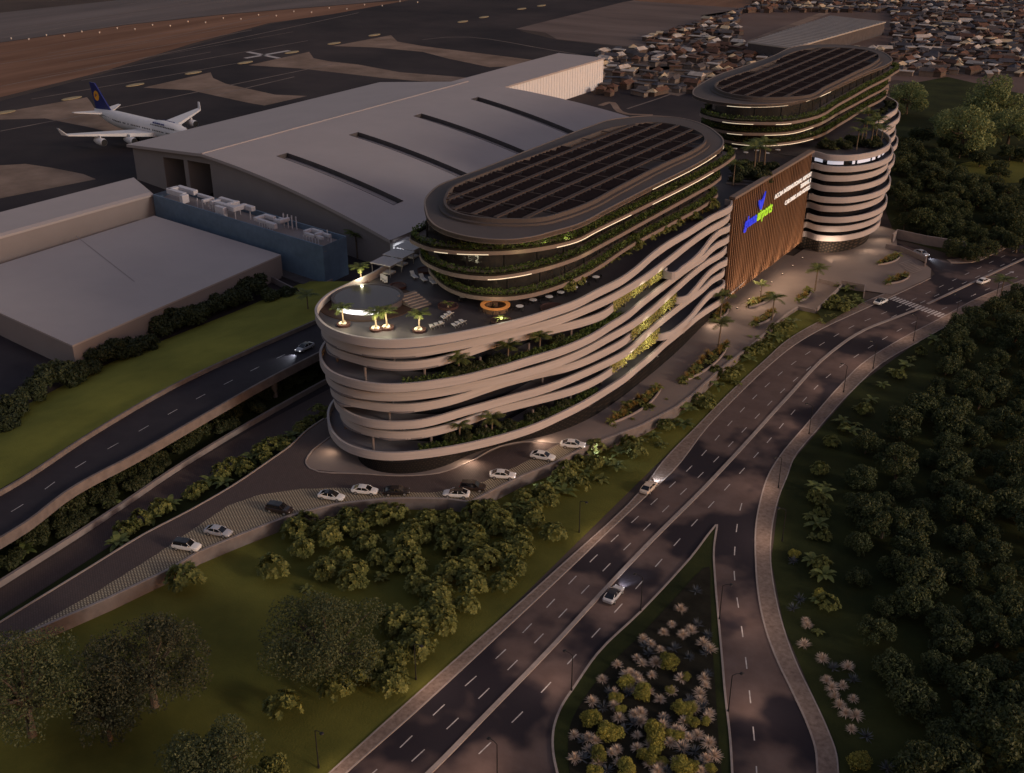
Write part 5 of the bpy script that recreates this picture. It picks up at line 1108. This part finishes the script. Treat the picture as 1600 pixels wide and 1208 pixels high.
lrow((647, 434), (676, 443), (651, 430), 1.25, 'pale loungers beside the tower'); lrow((675, 513), (690, 508), (686, 516), 1.0, 'pale loungers beside the uplit palm'); lrow((694, 499), (704, 492), (703, 499), 1.0, 'pale loungers nearest the round planter'); lrow((711, 511), (723, 505), (721, 511), 1.0, 'pale loungers nearest the terrace rim')
lrow((597, 437), (603, 441), (600, 434), 1.0, 'dim loungers beside the cabanas')
for i, (u, v, lab) in enumerate(((605, 427, 'slatted grey cabana nearest the pool'), (624, 414, 'slatted grey cabana in the middle of the row'), (641, 402, 'slatted grey cabana nearest the tower'))):
    t = thing('cabana', lab, 'cabana', RT(u, v), R(4), 'cabanas on the terrace edge')
    for x in (-2.2, 2.2):
        for y in (-2.0, 2.0): b = MB(); b.box((x, y, 1.25), (.12, .12, 2.5)); b.build('post', M_steel, t)
    b = MB(); [b.box((0, -2.2 + .4*k, 2.56), (5.0, .22, .1)) for k in range(12)]; [b.box((x, 0, 2.46), (.12, 4.6, .12)) for x in (-2.2, 2.2)]; b.build('slatted_roof', M_lounge, t)
    b = MB(); b.box((0, 0, .3), (3, 2, .35)); b.build('daybed', M_lounge, t)
# ================================================================== PLANTS
def blob_points(cs, n, seed, up=-.35):
    r = np.random.default_rng(seed); P_, N_ = [], []
    tot = sum(c[3]**2 for c in cs)
    for x, y, z, rr in cs:
        m = max(4, int(n * rr*rr / tot)); d = r.normal(0, 1, (m*2, 3)); d /= np.linalg.norm(d, axis=1, keepdims=True); d = d[d[:, 2] > up][:m]
        k = r.uniform(.72, 1.05, (len(d), 1)); P_.append(np.array([x, y, z]) + d * rr * k * np.array([1, 1, .9])); N_.append(d)
    return np.concatenate(P_), np.concatenate(N_)
def bush_mesh(rad, nb, n, leaf, m, seed, name='foliage', squash=.8, aspect=.5, br=.46):
    r = random.Random(seed); cs = []
    for i in range(nb):
        a = r.uniform(0, 6.28); q = rad * math.sqrt(r.uniform(0, 1)) * .72; cs.append((q*math.cos(a), q*math.sin(a), rad*squash*r.uniform(.35, 1.25)*(1 - .42*(q/rad)**2), rad*r.uniform(br*.75, br*1.2)))
    P_, N_ = blob_points(cs, n, seed); V, Q = leafquads(P_, N_, leaf, aspect, .7, .45); return npmesh(name, V, Q, m)
def rosette_bush(rad, nb, m, seed, leafl=.55, per=13, name='foliage'):
    """clusters of broad leaves radiating from many branch tips"""
    r = random.Random(seed); V, Q = [], []
    for i in range(nb):
        a = r.uniform(0, 6.28); el = math.asin(r.uniform(-.15, 1)); k = r.uniform(.62, 1.0)
        d = Vector((math.cos(a)*math.cos(el), math.sin(a)*math.cos(el), math.sin(el))); p = d*rad*k; p.z = p.z*.85 + rad*.62; up = (d + Vector((0, 0, .7))).normalized(); s = up.orthogonal().normalized(); t2 = up.cross(s)
        for j in range(per):
            th = j * 2.4 + r.uniform(-.3, .3); ra = (s*math.cos(th) + t2*math.sin(th)); lf = leafl * r.uniform(.7, 1.15); tip = p + ra*lf*r.uniform(.75, 1) + up*lf*r.uniform(.05, .55); midp = p.lerp(tip, .55) + up*lf*.14; sd_ = ra.cross(up).normalized()*lf*.24
            o = len(V); V += [p, midp + sd_, tip, midp - sd_]; Q.append((o, o+1, o+2, o+3))
    return npmesh(name, V, Q, m)
def broad_plant(m, seed, n=11, L=2.0, w=.30, h=.6):
    r = random.Random(seed); V, Q = [], []
    for i in range(n):
        a = 2*math.pi*i/n + r.uniform(-.3, .3); el = r.uniform(.35, 1.15); l = L*r.uniform(.75, 1.15); sd_ = Vector((-math.sin(a), math.cos(a), 0)); prev = None
        for j in range(6):
            t = j/5; x = l*t*math.cos(el*(1 - .3*t)); z = h + l*t*math.sin(el) - .55*l*t*t; c = Vector((x*math.cos(a), x*math.sin(a), z)); ww = w*(math.sin(math.pi*min(.97, .12 + t*.86)))**.8*l/2 + .03
            cur = (c + sd_*ww + Vector((0, 0, .10*ww)), c, c - sd_*ww + Vector((0, 0, .10*ww)))
            if prev:
                o = len(V); V += [prev[0], cur[0], cur[1], prev[1], prev[2], cur[2]]; Q += [(o, o+1, o+2, o+3), (o+3, o+2, o+5, o+4)]
            prev = cur
    return npmesh('foliage', V, Q, m)
def spiky(m, seed, n, L, w, up0, up1, droop=.1, name='foliage', seg=2):
    r = random.Random(seed); V, Q = [], []
    for i in range(n):
        a = r.uniform(0, 6.28); el = r.uniform(up0, up1); l = L*r.uniform(.7, 1.1); sd_ = Vector((-math.sin(a), math.cos(a), 0)); c0 = Vector((0, 0, .05)); d = Vector((math.cos(a)*math.cos(el), math.sin(a)*math.cos(el), math.sin(el)))
        midp = d*l*.55; tip = d*l - Vector((0, 0, droop*l)); o = len(V)
        V += [c0 - sd_*w*.5, c0 + sd_*w*.5, midp + sd_*w*.5, midp - sd_*w*.5, tip + sd_*w*.12, tip - sd_*w*.12]; Q += [(o, o+1, o+2, o+3), (o+3, o+2, o+4, o+5)]
    return npmesh(name, V, Q, m)
def tree_meshes(H, cr_, nclump, n, leaf, m, seed, flatt=.75, brk=None, bare=.35):
    r = random.Random(seed); cs = []; b = MB(); b.tube([(0, 0, 0), (r.uniform(-.2, .2), .1, H*.25), (r.uniform(-.3, .3), r.uniform(-.3, .3), H*.55)], [cr_*.07, cr_*.055, cr_*.035], 8)
    for i in range(nclump):
        a = r.uniform(0, 6.28); q = cr_*math.sqrt(r.uniform(0, 1))*.86; z = H*bare + (H*(1 - bare))*r.uniform(.15, .95)*(1 - .55*(q/cr_)**2); rr = cr_*r.uniform(.20, .36); cs.append((q*math.cos(a), q*math.sin(a), z, rr))
        if i % 2 == 0: b.tube([(0, 0, H*r.uniform(.25, .5)), (q*.5*math.cos(a), q*.5*math.sin(a), z*.8), (q*.95*math.cos(a), q*.95*math.sin(a), z)], [cr_*.03, cr_*.02, cr_*.008], 5, False)
    P_, N_ = blob_points(cs, n, seed, -.6); V, Q = leafquads(P_, N_, leaf, .5, .55, .6)
    return mesh_of(b, brk or M_bark, 'trunk'), npmesh('crown', V, Q, m)
BUSH = [rosette_bush(1.75, 62, L_bush, s) for s in range(4)]
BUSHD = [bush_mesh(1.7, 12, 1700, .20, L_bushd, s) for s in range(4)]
GOLD = [bush_mesh(1.5, 16, 2200, .13, L_gold, s, squash=.7) for s in (1, 2, 3)]
BROAD = [broad_plant(L_palm, s, 11, 2.3, .34) for s in range(3)]
BROADB = [broad_plant(L_bush, s + 9, 15, 1.7, .36, .4) for s in range(3)]
AGAVE = [spiky(L_agave, s, 46, 1.15, .09, .08, 1.3, .02) for s in range(3)]
TUFT = [spiky(L_tuft, s, 120, .95, .055, .15, 1.45, .12) for s in range(4)]
OCHRE = [spiky(L_ochre, s, 110, 1.5, .06, .7, 1.5, .1) for s in range(3)]
ROUND = [(mesh_of(MB().tube([(0, 0, 0), (0, 0, 2.0)], .2, 7), M_bark, 'trunk'), bush_mesh(3.0, 46, 5200, .20, L_forest, s, 'crown', .95, .5, .30)) for s in (61, 62, 63)]
FOREST = [tree_meshes(4.8, 3.0, 30, 4200, .19, L_forest, s, bare=.12, flatt=.9) for s in range(5)]
random.seed(5)
def plant(protos, name, u, v, zc, zg, sc, label, cat, group):
    p = U(u, v, zc); me = random.choice(protos); z = zg(p) if callable(zg) else zg; p = Vector((p.x, p.y, z))
    if isinstance(me, tuple): return put(name, (('trunk', me[0]), ('crown', me[1])), p, random.uniform(0, 6.28), sc, label, cat, group)
    o = link(name, me, None, p); o.rotation_euler.z = random.uniform(0, 6.28); o.scale = (sc,)*3; return tag(o, label, cat, group)
B = 'bush'
for u, v, r in ((460,830,25),(516,836,27),(573,845,21),(593,808,27),(554,824,22),(643,826,21),(668,808,20),(641,866,17),(698,834,21),(740,800,22),(733,836,25),(703,890,22),(742,909,20),(682,931,25),(730,942,18),(693,973,20),(616,971,26),(648,993,22),(618,1028,20),(579,1030,22),(427,888,25),(507,888,22),(601,1060,18),(290,906,28),(442,1106,24),(740,848,25),(777,815,25),(830,808,23),(811,840,22),(864,832,22),(804,884,20),(762,874,22),(785,860,20),(480,812,20),(545,805,20),(620,800,20),(700,806,18),(765,790,18),(850,772,20),(785,910,20),(590,870,18),(555,1062,22),(525,1075,22)):
    plant(BUSH, 'round_bush', u, v, 1.6, 0, r / 9.0 / 1.9, 'yellow green round bush with broad leaf clusters on the lit lawn', 'bush', 'round bushes on the lawn')
for i, (u, v) in enumerate(((800,788),(818,776),(838,766),(856,758),(875,748),(895,742),(915,734),(930,722),(950,714),(967,704),(985,692),(1005,684),(1022,676),(1040,664),(1058,652),(1075,638),(1092,624),(1108,612),(1122,600),(1140,586),(1156,570),(1170,558),(1186,546),(1200,534),(1214,524),(1228,512),(1238,502),(880,765),(905,757),(938,742),(962,724),(995,706),(1035,688),(1070,660),(1105,630),(1150,592),(825,795),(862,780))):
    k = i % 3
    if k == 0: plant(BROAD, 'broad_leaf_plant', u, v, 1.3, 0, random.uniform(.9, 1.3), 'broad leaved tropical plant in the row below the forecourt wall', 'plant', 'broad leaved plants below the wall')
    else: plant(BUSH if k == 1 else BROADB, 'hedge_bush', u, v, 1.3, 0, random.uniform(.85, 1.2), 'leafy green bush in the row below the forecourt wall', 'bush', 'bushes below the forecourt wall')
for i, (u, v) in enumerate(((328,748),(345,738),(360,728),(376,722),(392,712),(408,704),(424,696),(440,688),(455,678),(470,668),(484,656),(498,644),(350,752),(384,734),(415,716),(448,698),(478,678),(300,770),(312,760),(250,795),(238,806),(208,820),(196,828),(220,812),(265,785))):
    if i % 4 == 0: plant(BROAD, 'broad_leaf_plant', u, v, 1.3, .1, random.uniform(.9, 1.2), 'broad leaved plant on the strip beside the service road', 'plant', 'broad leaved plants by the service road')
    else: plant(BUSH, 'strip_bush', u, v, 1.3, .1, random.uniform(.8, 1.15), 'leafy bush on the strip between service road and access road', 'bush', 'bushes by the service road')
plant(BROAD, 'broad_leaf_plant', 186, 852, .6, .1, 1.3, 'single broad leaved plant at the tip of the narrow green strip', 'plant', None)
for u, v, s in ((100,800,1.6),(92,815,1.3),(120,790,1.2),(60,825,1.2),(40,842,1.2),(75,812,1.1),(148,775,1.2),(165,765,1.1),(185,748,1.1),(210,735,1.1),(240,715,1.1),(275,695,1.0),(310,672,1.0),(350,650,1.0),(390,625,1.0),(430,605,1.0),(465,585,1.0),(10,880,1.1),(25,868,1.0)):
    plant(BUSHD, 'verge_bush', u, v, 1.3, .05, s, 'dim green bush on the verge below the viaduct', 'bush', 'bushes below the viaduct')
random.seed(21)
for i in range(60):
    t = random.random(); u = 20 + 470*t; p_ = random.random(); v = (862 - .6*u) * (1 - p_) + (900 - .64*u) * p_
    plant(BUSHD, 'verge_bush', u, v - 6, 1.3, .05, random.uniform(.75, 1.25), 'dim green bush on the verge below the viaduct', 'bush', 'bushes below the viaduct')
for i in range(30):
    t = random.random(); u = 735 - 150*t + random.uniform(-45, 40); v = 870 + 185*t + random.uniform(-20, 20)
    plant(BUSH if i % 4 else BROADB, 'belt_bush', u, v, 1.5, 0, random.uniform(.75, 1.4), 'yellow green bush in the dense belt between the lane and the road', 'bush', 'bushes of the dense belt')
for i in range(46):
    t = random.random(); u = 470 + 360*t; v = 822 - 20*t + random.uniform(-8, 95)*(1 - .3*t)
    plant(BUSH if i % 4 else BROADB, 'belt_bush', u, v, 1.5, 0, random.uniform(.75, 1.35), 'yellow green bush in the dense belt between the lane and the road', 'bush', 'bushes of the dense belt')
for i in range(52):
    t = i / 51; u = 795 + 440*t + random.uniform(-5, 5); v = 806 - 306*t - 22*math.sin(t*3.1) + random.uniform(-2, 16)
    if i % 3 == 0: plant(BROAD, 'broad_leaf_plant', u, v, 1.3, 0, random.uniform(.9, 1.3), 'broad leaved tropical plant in the row below the forecourt wall', 'plant', 'broad leaved plants below the wall')
    else: plant(BUSH if i % 3 == 1 else BROADB, 'hedge_bush', u, v, 1.3, 0, random.uniform(.8, 1.2), 'leafy green bush in the row below the forecourt wall', 'bush', 'bushes below the forecourt wall')
for u, v in ((12,876),(170,782),(36,858)): plant(BROAD, 'broad_leaf_plant', u, v, 1.2, .05, 1.2, 'broad leaved plant on the verge below the viaduct', 'plant', 'broad leaved plants below the viaduct')
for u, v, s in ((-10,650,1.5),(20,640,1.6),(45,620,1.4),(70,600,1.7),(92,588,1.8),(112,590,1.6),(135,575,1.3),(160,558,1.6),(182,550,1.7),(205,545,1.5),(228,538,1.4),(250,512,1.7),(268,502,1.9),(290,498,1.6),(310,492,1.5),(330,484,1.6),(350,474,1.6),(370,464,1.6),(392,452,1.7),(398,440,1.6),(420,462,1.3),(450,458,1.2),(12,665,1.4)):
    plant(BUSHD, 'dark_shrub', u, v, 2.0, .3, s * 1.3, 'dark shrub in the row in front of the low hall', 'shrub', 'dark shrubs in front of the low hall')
palm('tall', Vector((U(482, 488, 4).x, U(482, 488, 4).y, 3.0)), 1.0, 'dim palm on the bank left of the terrace rim', None)
palm('tall', Vector((U(560, 428, 3).x, U(560, 428, 3).y, 0)) + Vector((-14, 16, 0)), 1.3, 'dark palm beside the terminal corner pier', None)
# big trees in the foreground
def bigtree(u, v, zc, H, r, m, n, leaf, seed, label, nc=46): me = tree_meshes(H, r, nc, n, leaf, m, seed); p = U(u, v, zc); put('big_tree', (('trunk', me[0]), ('crown', me[1])), (p.x, p.y, 0), 0, 1, label, 'tree', None)
bigtree(232, 1045, 6.5, 11.5, 8.6, L_brown, 16000, .19, 31, 'large dark brown green tree, left of the pale branched tree')
bigtree(165, 1120, 4.0, 7.5, 5.0, L_brown, 7500, .19, 36, 'smaller brown green tree in front of the large brown one')
bigtree(510, 1000, 7, 12.5, 8.4, L_big, 16000, .19, 32, 'large grey green tree with pale branches near the round bushes')
bigtree(35, 1085, 7, 13, 9, L_big, 15000, .19, 33, 'large pale green tree at the left edge below the access road')
bigtree(325, 1200, 5, 9, 6.6, L_big, 12000, .19, 34, 'big grey green tree cut off by the bottom edge')
bigtree(420, 1215, 3, 5, 3.2, L_bush, 2500, .24, 35, 'small yellow green tree at the bottom edge', 20)
# verge plants right of the slip road
for i, (u, v) in enumerate(((1362,622),(1342,632),(1352,640),(1415,570),(1395,576),(1405,585),(1380,598),(1340,657),(1320,667),(1330,672),(1305,688),(1282,733),(1272,757),(1292,753),(1275,777),(1287,768),(1267,800),(1285,797),(1278,815),(1270,833),(1290,835),(1271,872),(1275,892),(1284,880),(1288,895),(1279,927),(1294,942),(1284,938),(1279,980),(1300,690),(1315,655),(1425,556),(1440,548),(1460,530),(1478,520))):
    if i % 3 == 0: plant(BROAD, 'broad_leaf_plant', u, v, 1.2, .05, random.uniform(.9, 1.25), 'broad leaved plant in the bed right of the curved pavement', 'plant', 'broad leaved plants right of the pavement')
    else: plant(BROADB if i % 3 == 1 else BUSH, 'verge_bush', u, v, 1.2, .05, random.uniform(.7, 1.0), 'leafy bush in the bed right of the curved pavement', 'bush', 'bushes right of the pavement')
AG = ((1087,923),(1090,975),(1053,1013),(1077,1026),(1015,1020),(953,1082),(942,1105),(975,1139),(1038,1125),(909,1185),(1085,1174),(1096,1191),(949,1203),(912,1157),(981,1082),(1240,949),(1302,1042),(1333,1060),(1354,1148),(1387,1197),(1240,875),(1250,935),(1022,1160),(990,1130),(1075,1100))
TU = ((1064,952),(1050,975),(1037,988),(1080,985),(1065,991),(1005,998),(995,1028),(965,1038),(980,1054),(941,1061),(1018,1054),(1064,1060),(1100,1059),(1050,1080),(1031,1093),(1095,1095),(925,1096),(959,1102),(1000,1112),(1109,1113),(897,1148),(1064,1144),(1090,1148),(1108,1161),(1047,1160),(964,1170),(995,1168),(1066,1167),(1116,1180),(965,1191),(1027,1204),(1096,1204),(1076,1152),(1103,1070),(985,1062),(1259,968),(1257,1005),(1285,1027),(1292,1061),(1325,1040),(1317,1069),(1304,1085),(1312,1100),(1333,1090),(1337,1116),(1331,1137),(1322,1112),(1300,1072),(1262,975))
GO = ((1043,1034,20),(1007,1080,20),(1065,1103,17),(923,1124,20),(945,1142,19),(1020,1144,23),(938,1175,17),(1010,1181,17),(982,1197,19),(1067,1193,19),(930,1199,13),(1111,1197,10),(1102,1122,10),(1036,1186,10),(970,1102,10),(1242,862,14),(1341,1185,20),(1279,925,16))
random.seed(33)
TUX = []
for i in range(70):
    t = random.random()**.7; v = 985 + 220*t; ul = 1048 - 150*min(1, (v - 955)/190) if v < 1150 else 895; u = random.uniform(max(895, ul), 1112)
    TUX.append((u, v))
TU = TU + tuple(TUX[:44]); GO = GO + tuple((u, v, random.choice((10, 13, 16))) for u, v in TUX[44:58]); AG = AG + tuple(TUX[58:])
for u, v in AG: w_ = u < 1200; plant(AGAVE, 'agave', u, v, .5, .24 if w_ else .05, random.uniform(.9, 1.15), 'blue grey spiky agave in the %s' % ('planted island' if w_ else 'bed right of the slip road'), 'agave', 'agaves in the island' if w_ else 'agaves by the slip road')
for u, v in TU: w_ = u < 1200; plant(TUFT, 'grass_tuft', u, v, .5, .24 if w_ else .05, random.uniform(1.0, 1.45), 'pinkish straw grass tuft in the %s' % ('planted island' if w_ else 'bed right of the slip road'), 'grass tuft', 'grass tufts in the island' if w_ else 'grass tufts by the slip road')
for u, v, r in GO: w_ = u < 1200; plant(GOLD, 'golden_shrub', u, v, 1.1, .24 if w_ else .05, r / 20.0, 'round golden green clipped shrub in the %s' % ('planted island' if w_ else 'bed right of the slip road'), 'shrub', 'golden shrubs in the island' if w_ else 'golden shrubs by the slip road')
# dark wood on the right
FT = [(1462,612,21),(1532,619,27),(1355,687,25),(1407,699,24),(1382,772,20),(1412,754,19),(1345,838,21),(1542,577,22),(1345,889,18),(1453,877,25),(1507,885,25),(1374,977,23),(1426,936,30),(1391,936,20),(1480,959,26),(1538,943,24),(1581,936,26),(1488,994,28),(1399,1036,26),(1430,1087,31),(1519,1067,33),(1558,1040,25),(1569,1160,40),(1496,1191,33),(1507,769,30),(1500,831,25)]
pos = [(U(u, v, 3), r / 10.5 / 2.4) for u, v, r in FT]; tries = 0
while len(pos) < 104 and tries < 6000:
    tries += 1; u, v = random.uniform(1330, 1640), random.uniform(470, 1215)
    lim = 1352 + max(0, (720 - v)) * .62 if v < 720 else 1335 + max(0, v - 960) * .33
    if u < lim + 8: continue
    if 1330 < u < 1500 and 880 < v < 1210 and u < 1370 + (v - 880) * .22: continue
    p = U(u, v, 3)
    if any((p - q).length < 5.4 for q, _ in pos): continue
    pos.append((p, random.uniform(.6, 1.55)))
for p, s in pos:
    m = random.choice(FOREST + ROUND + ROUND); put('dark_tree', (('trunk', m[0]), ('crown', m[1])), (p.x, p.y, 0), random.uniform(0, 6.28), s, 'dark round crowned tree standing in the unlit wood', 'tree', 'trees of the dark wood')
# trees behind the drum
for _ in range(60):
    u, v = random.uniform(1398, 1640), random.uniform(215, 395)
    if u > 1480 and v > 380 - (u - 1480) * .2: continue
    if 1495 < u < 1640 and 248 < v < 285: continue
    if u < 1470 and v > 350: continue
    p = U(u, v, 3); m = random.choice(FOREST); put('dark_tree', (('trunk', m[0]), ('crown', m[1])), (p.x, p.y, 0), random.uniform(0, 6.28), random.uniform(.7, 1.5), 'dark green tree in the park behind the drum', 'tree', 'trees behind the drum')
for u, v in ((1402,300),(1420,318),(1450,322),(1482,302),(1440,350),(1500,332),(1530,312),(1470,362),(1512,366),(1560,332),(1592,312),(1552,292),(1582,352),(1502,272),(1532,248),(1562,268),(1405,260),(1425,240),(1450,262),(1470,240),(1440,215),(1460,285),(1545,385),(1530,370),(1560,368),(1490,345),(1415,345),(1590,380),(1600,340),(1610,290),(1480,322),(1430,285),(1515,290),(1575,300),(1495,385),(1525,392),(1460,345),(1410,225)):
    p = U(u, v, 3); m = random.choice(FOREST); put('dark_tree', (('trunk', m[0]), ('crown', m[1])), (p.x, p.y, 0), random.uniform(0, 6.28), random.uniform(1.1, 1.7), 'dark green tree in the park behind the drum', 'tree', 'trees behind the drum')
PALE = [tree_meshes(14, 8.5, 40, 6000, .38, L_pale, s, bare=.18) for s in (41, 42)]
for u, v, zc, s, lab in ((1421, 146, 9, 1.0, 'pale green tree close behind the far hotel tower'), (1398, 160, 7, .6, 'small pale green tree touching the far hotel tower'), (1552, 165, 10, 1.5, 'largest pale green tree behind the drum, near the town'), (1508, 205, 9, 1.3, 'pale green tree in front of the largest one'), (1580, 195, 8, 1.0, 'pale green tree at the right edge near the town'), (1478, 190, 7, .8, 'low pale green tree left of the large one')):
    p = U(u, v, zc); m = random.choice(PALE); put('pale_tree', (('trunk', m[0]), ('crown', m[1])), (p.x, p.y, 0), random.uniform(0, 6.28), s, lab, 'tree', None)
for u, v in ((1505, 395), (1515, 392), (1525, 388), (1540, 382)): plant(BROAD, 'broad_leaf_plant', u, v, 1.2, .05, 1.3, 'broad leaved plant beside the far pavement', 'plant', 'plants beside the far pavement')
p = U(1562, 470, .1); palm('tall', p, 1.05, 'roadside palm on the right pavement beyond the crossing', None)
# leaf shaped forecourt beds
def bed(pa, pb, w, label, zh=.45):
    A, Bv = D(*pa), D(*pb); d = Bv - A; d.z = 0; L_ = d.length; d.normalize(); s = Vector((-d.y, d.x, 0)); pts = []
    for t in np.linspace(0, 1, 12): pts.append(A + d*L_*t + s*w*math.sin(math.pi*t)**.8*.5)
    for t in np.linspace(1, 0, 12)[1:-1]: pts.append(A + d*L_*t - s*w*math.sin(math.pi*t)**.8*.5)
    z = zd(A.y); t_ = thing('leaf_shaped_bed', label, 'planter', A, 0, 'planting beds on the forecourt'); pts = [q - A for q in pts]; pts = [Vector((q.x, q.y, 0)) for q in pts]
    b = MB(); b.wall(pts, -.1, zh, .25, closed=True, left=area(pts) > 0); b.build('kerb', M_conc, t_); b = MB(); b.poly(atz(inset(pts, .2), zh - .15)); b.build('soil', M_soil, t_)
    return A, d, L_, s, z
for pa, pb, w, lab in (((952, 664), (1034, 606), 4.0, 'leaf shaped bed nearest the parked cars'), ((1066, 598), (1138, 541), 4.0, 'leaf shaped bed with a palm beside the green screens'), ((1176, 511), (1212, 487), 3.0, 'short bed in front of the timber wall'), ((1170, 481), (1206, 462), 3.0, 'white edged bed closest to the timber wall'), ((1245, 473), (1266, 456), 2.5, 'small bed beside the walled corner'), ((1371, 415), (1407, 400), 3.2, 'bed in front of the drum by the ramp'), ((1384, 445), (1422, 430), 3.2, 'bed between the drum and the crossing'), ((1118, 500), (1136, 480), 3.0, 'bed at the end of the wavy facade')):
    A, d, L_, s, z = bed(pa, pb, w, lab)
    for i in range(int(L_ * 1.1)):
        t = (i + .7) / (L_ * 1.1 + .6); q = A + d*L_*t + s*random.uniform(-.3, .3)*w*math.sin(math.pi*t); me = random.choice(OCHRE if i % 3 else BROADB)
        o = link('bed_grass' if i % 3 else 'bed_plant', me, None, (q.x, q.y, z + .25)); o.rotation_euler.z = random.uniform(0, 6.28); o.scale = (random.uniform(.75, 1.15),)*3
        tag(o, ('ochre grass clump' if i % 3 else 'small leafy plant') + ' growing in the ' + lab, 'plant', 'plants in the ' + lab)
for u, v, s, lab in ((1122, 545, 1.15, 'forecourt palm over the leaf shaped bed by the green screens'), (1125, 498, 1.1, 'palm at the end of the wavy facade'), (1206, 500, 1.05, 'palm in the bed in front of the timber wall'), (1273, 455, 1.1, 'palm at the walled corner of the forecourt'), (1188, 470, .8, 'palm in the white edged bed')):
    palm('tall', D(u, v, .2), s, lab, 'forecourt palms')
for u, v in ((1296,478),(1304,468),(1312,470),(1320,462),(1328,470),(1336,462),(1300,490),(1318,482),(1334,476),(1290,492),(1285,498),(1342,468),(1322,450),(1330,446),(1310,442)):
    plant(random.choice((BUSH, BROADB, BROAD)), 'corner_plant', u, v, 1.2, .2, random.uniform(.7, 1.0), 'leafy plant inside the walled corner bed', 'plant', 'plants of the walled corner bed')
# planted terraces of the podium
def terrace_plant(k, u, v, kind, s, lab):
    p = U(u, v, Z(k) - 1.2); p.x -= 1.0
    if kind == 'palm': palm('roof', p, s, lab, 'palms on the planted terraces')
    else:
        me = random.choice(BUSHD if kind == 'dark' else (OCHRE if kind == 'ochre' else BROADB)); o = link('terrace_plant', me, None, p); o.scale = (s,)*3; tag(o, lab, 'plant', 'plants on the terraces')
for k, l in ((4, ((715, 592, 'dark'), (735, 588, 'dark'), (752, 584, 'dark'), (768, 580, 'leaf'), (800, 568, 'palm'), (832, 560, 'ochre'), (850, 552, 'palm'), (868, 546, 'ochre'), (780, 577, 'dark'), (880, 542, 'dark'), (725, 588, 'palm'), (742, 586, 'leaf'), (760, 582, 'leaf'), (790, 573, 'dark'), (812, 566, 'leaf'), (842, 556, 'leaf'), (706, 595, 'leaf'))), (9, ((725, 692, 'palm'), (745, 690, 'leaf'), (775, 682, 'palm'), (795, 678, 'dark'), (815, 672, 'leaf'), (838, 664, 'dark'), (855, 656, 'dark'), (870, 650, 'leaf'), (710, 695, 'dark'), (760, 686, 'dark'), (735, 691, 'dark'), (785, 680, 'leaf'), (805, 675, 'dark'), (828, 668, 'leaf'), (846, 660, 'leaf'), (885, 643, 'dark')))):
    for u, v, kind in l: terrace_plant(k, u, v, kind, 1.15 if kind == 'palm' else 1.05, {'palm': 'small palm', 'dark': 'dark shrub', 'leaf': 'leafy plant', 'ochre': 'ochre grass clump'}[kind] + ' on the %s planted terrace of the car park' % ('upper' if k == 4 else 'lower'))
# shrubs along the roof rim, and the roof gardens
for i in range(46):
    t = i / 45; u = 893 + 232*t; v = 455 - 125*t - 8*math.sin(t*3.1); p = RT(u + random.uniform(-6, 2), v + random.uniform(-5, 3), .1); p.x -= .8; me = random.choice(BUSH + OCHRE + BROADB); o = link('rim_shrub', me, None, p); o.scale = (random.uniform(.7, 1.1),)*3; o.rotation_euler.z = random.uniform(0, 6)
    tag(o, 'low shrub in the planting along the roof terrace rim', 'shrub', 'shrubs along the terrace rim')
for u, v in ((1150,265),(1160,258),(1172,262),(1180,272),(1190,280),(1205,262),(1190,262),(1152,280),(1163,274)):
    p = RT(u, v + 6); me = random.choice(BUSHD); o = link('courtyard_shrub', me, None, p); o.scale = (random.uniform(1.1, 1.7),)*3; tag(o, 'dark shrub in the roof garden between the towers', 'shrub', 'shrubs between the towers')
for u, v, s in ((1178, 262, 1.2), (1193, 256, 1.2), (1184, 250, 1.1), (1145, 276, .9)): palm('tall', RT(u, v + 14), s * 1.15, 'dark palm in the roof garden between the towers', 'palms between the towers')
b = MB()
for i in range(7):
    q = RT(1158 + i*1.5, 288 - i*5.2, .1 + .12*i); b.box(q, (7.5, 1.6, .3), R(12))
tag(b.build('garden_steps', M_concd), 'broad grey steps in the roof garden between the towers', 'steps')
for u, v, s in ((1345, 218, 1.1), (1352, 208, 1.2), (1360, 222, 1.0), (1338, 226, .9), (1368, 210, 1.0), (1376, 218, .8)): palm('tall', RT(u, v + 8), s * 1.1, 'dark palm on top of the drum', 'palms on the drum')
for i in range(26):
    t = random.random(); u = 1282 + 105*t; v = 234 - 10*abs(t - .4) - random.uniform(0, 14); p = RT(u, v + 3); me = random.choice(BUSHD + BROADB); o = link('drum_shrub', me, None, p); o.scale = (random.uniform(.8, 1.3),)*3; tag(o, 'dark shrub in the roof planting of the drum', 'shrub', 'shrubs on the drum')
for i in range(14):
    t = i/13; p = RT(1366 + 32*t + random.uniform(-3, 3), 186 - 24*t + random.uniform(-6, 6)); me = random.choice(BUSHD + BROADB); o = link('far_rim_shrub', me, None, p); o.scale = (.8,)*3; tag(o, 'shrub on the far rounded terrace behind the drum', 'shrub', 'shrubs on the far terrace')
for u, v in ((1148, 236), (1165, 242), (1182, 239), (1198, 243), (1215, 238)):
    c = RT(u, v); put('round_table', (('pedestal', tleg), ('tabletop', ttop)), c, 0, 1.0, 'white round table on the terrace in front of the far tower', 'table', 'tables at the far tower')
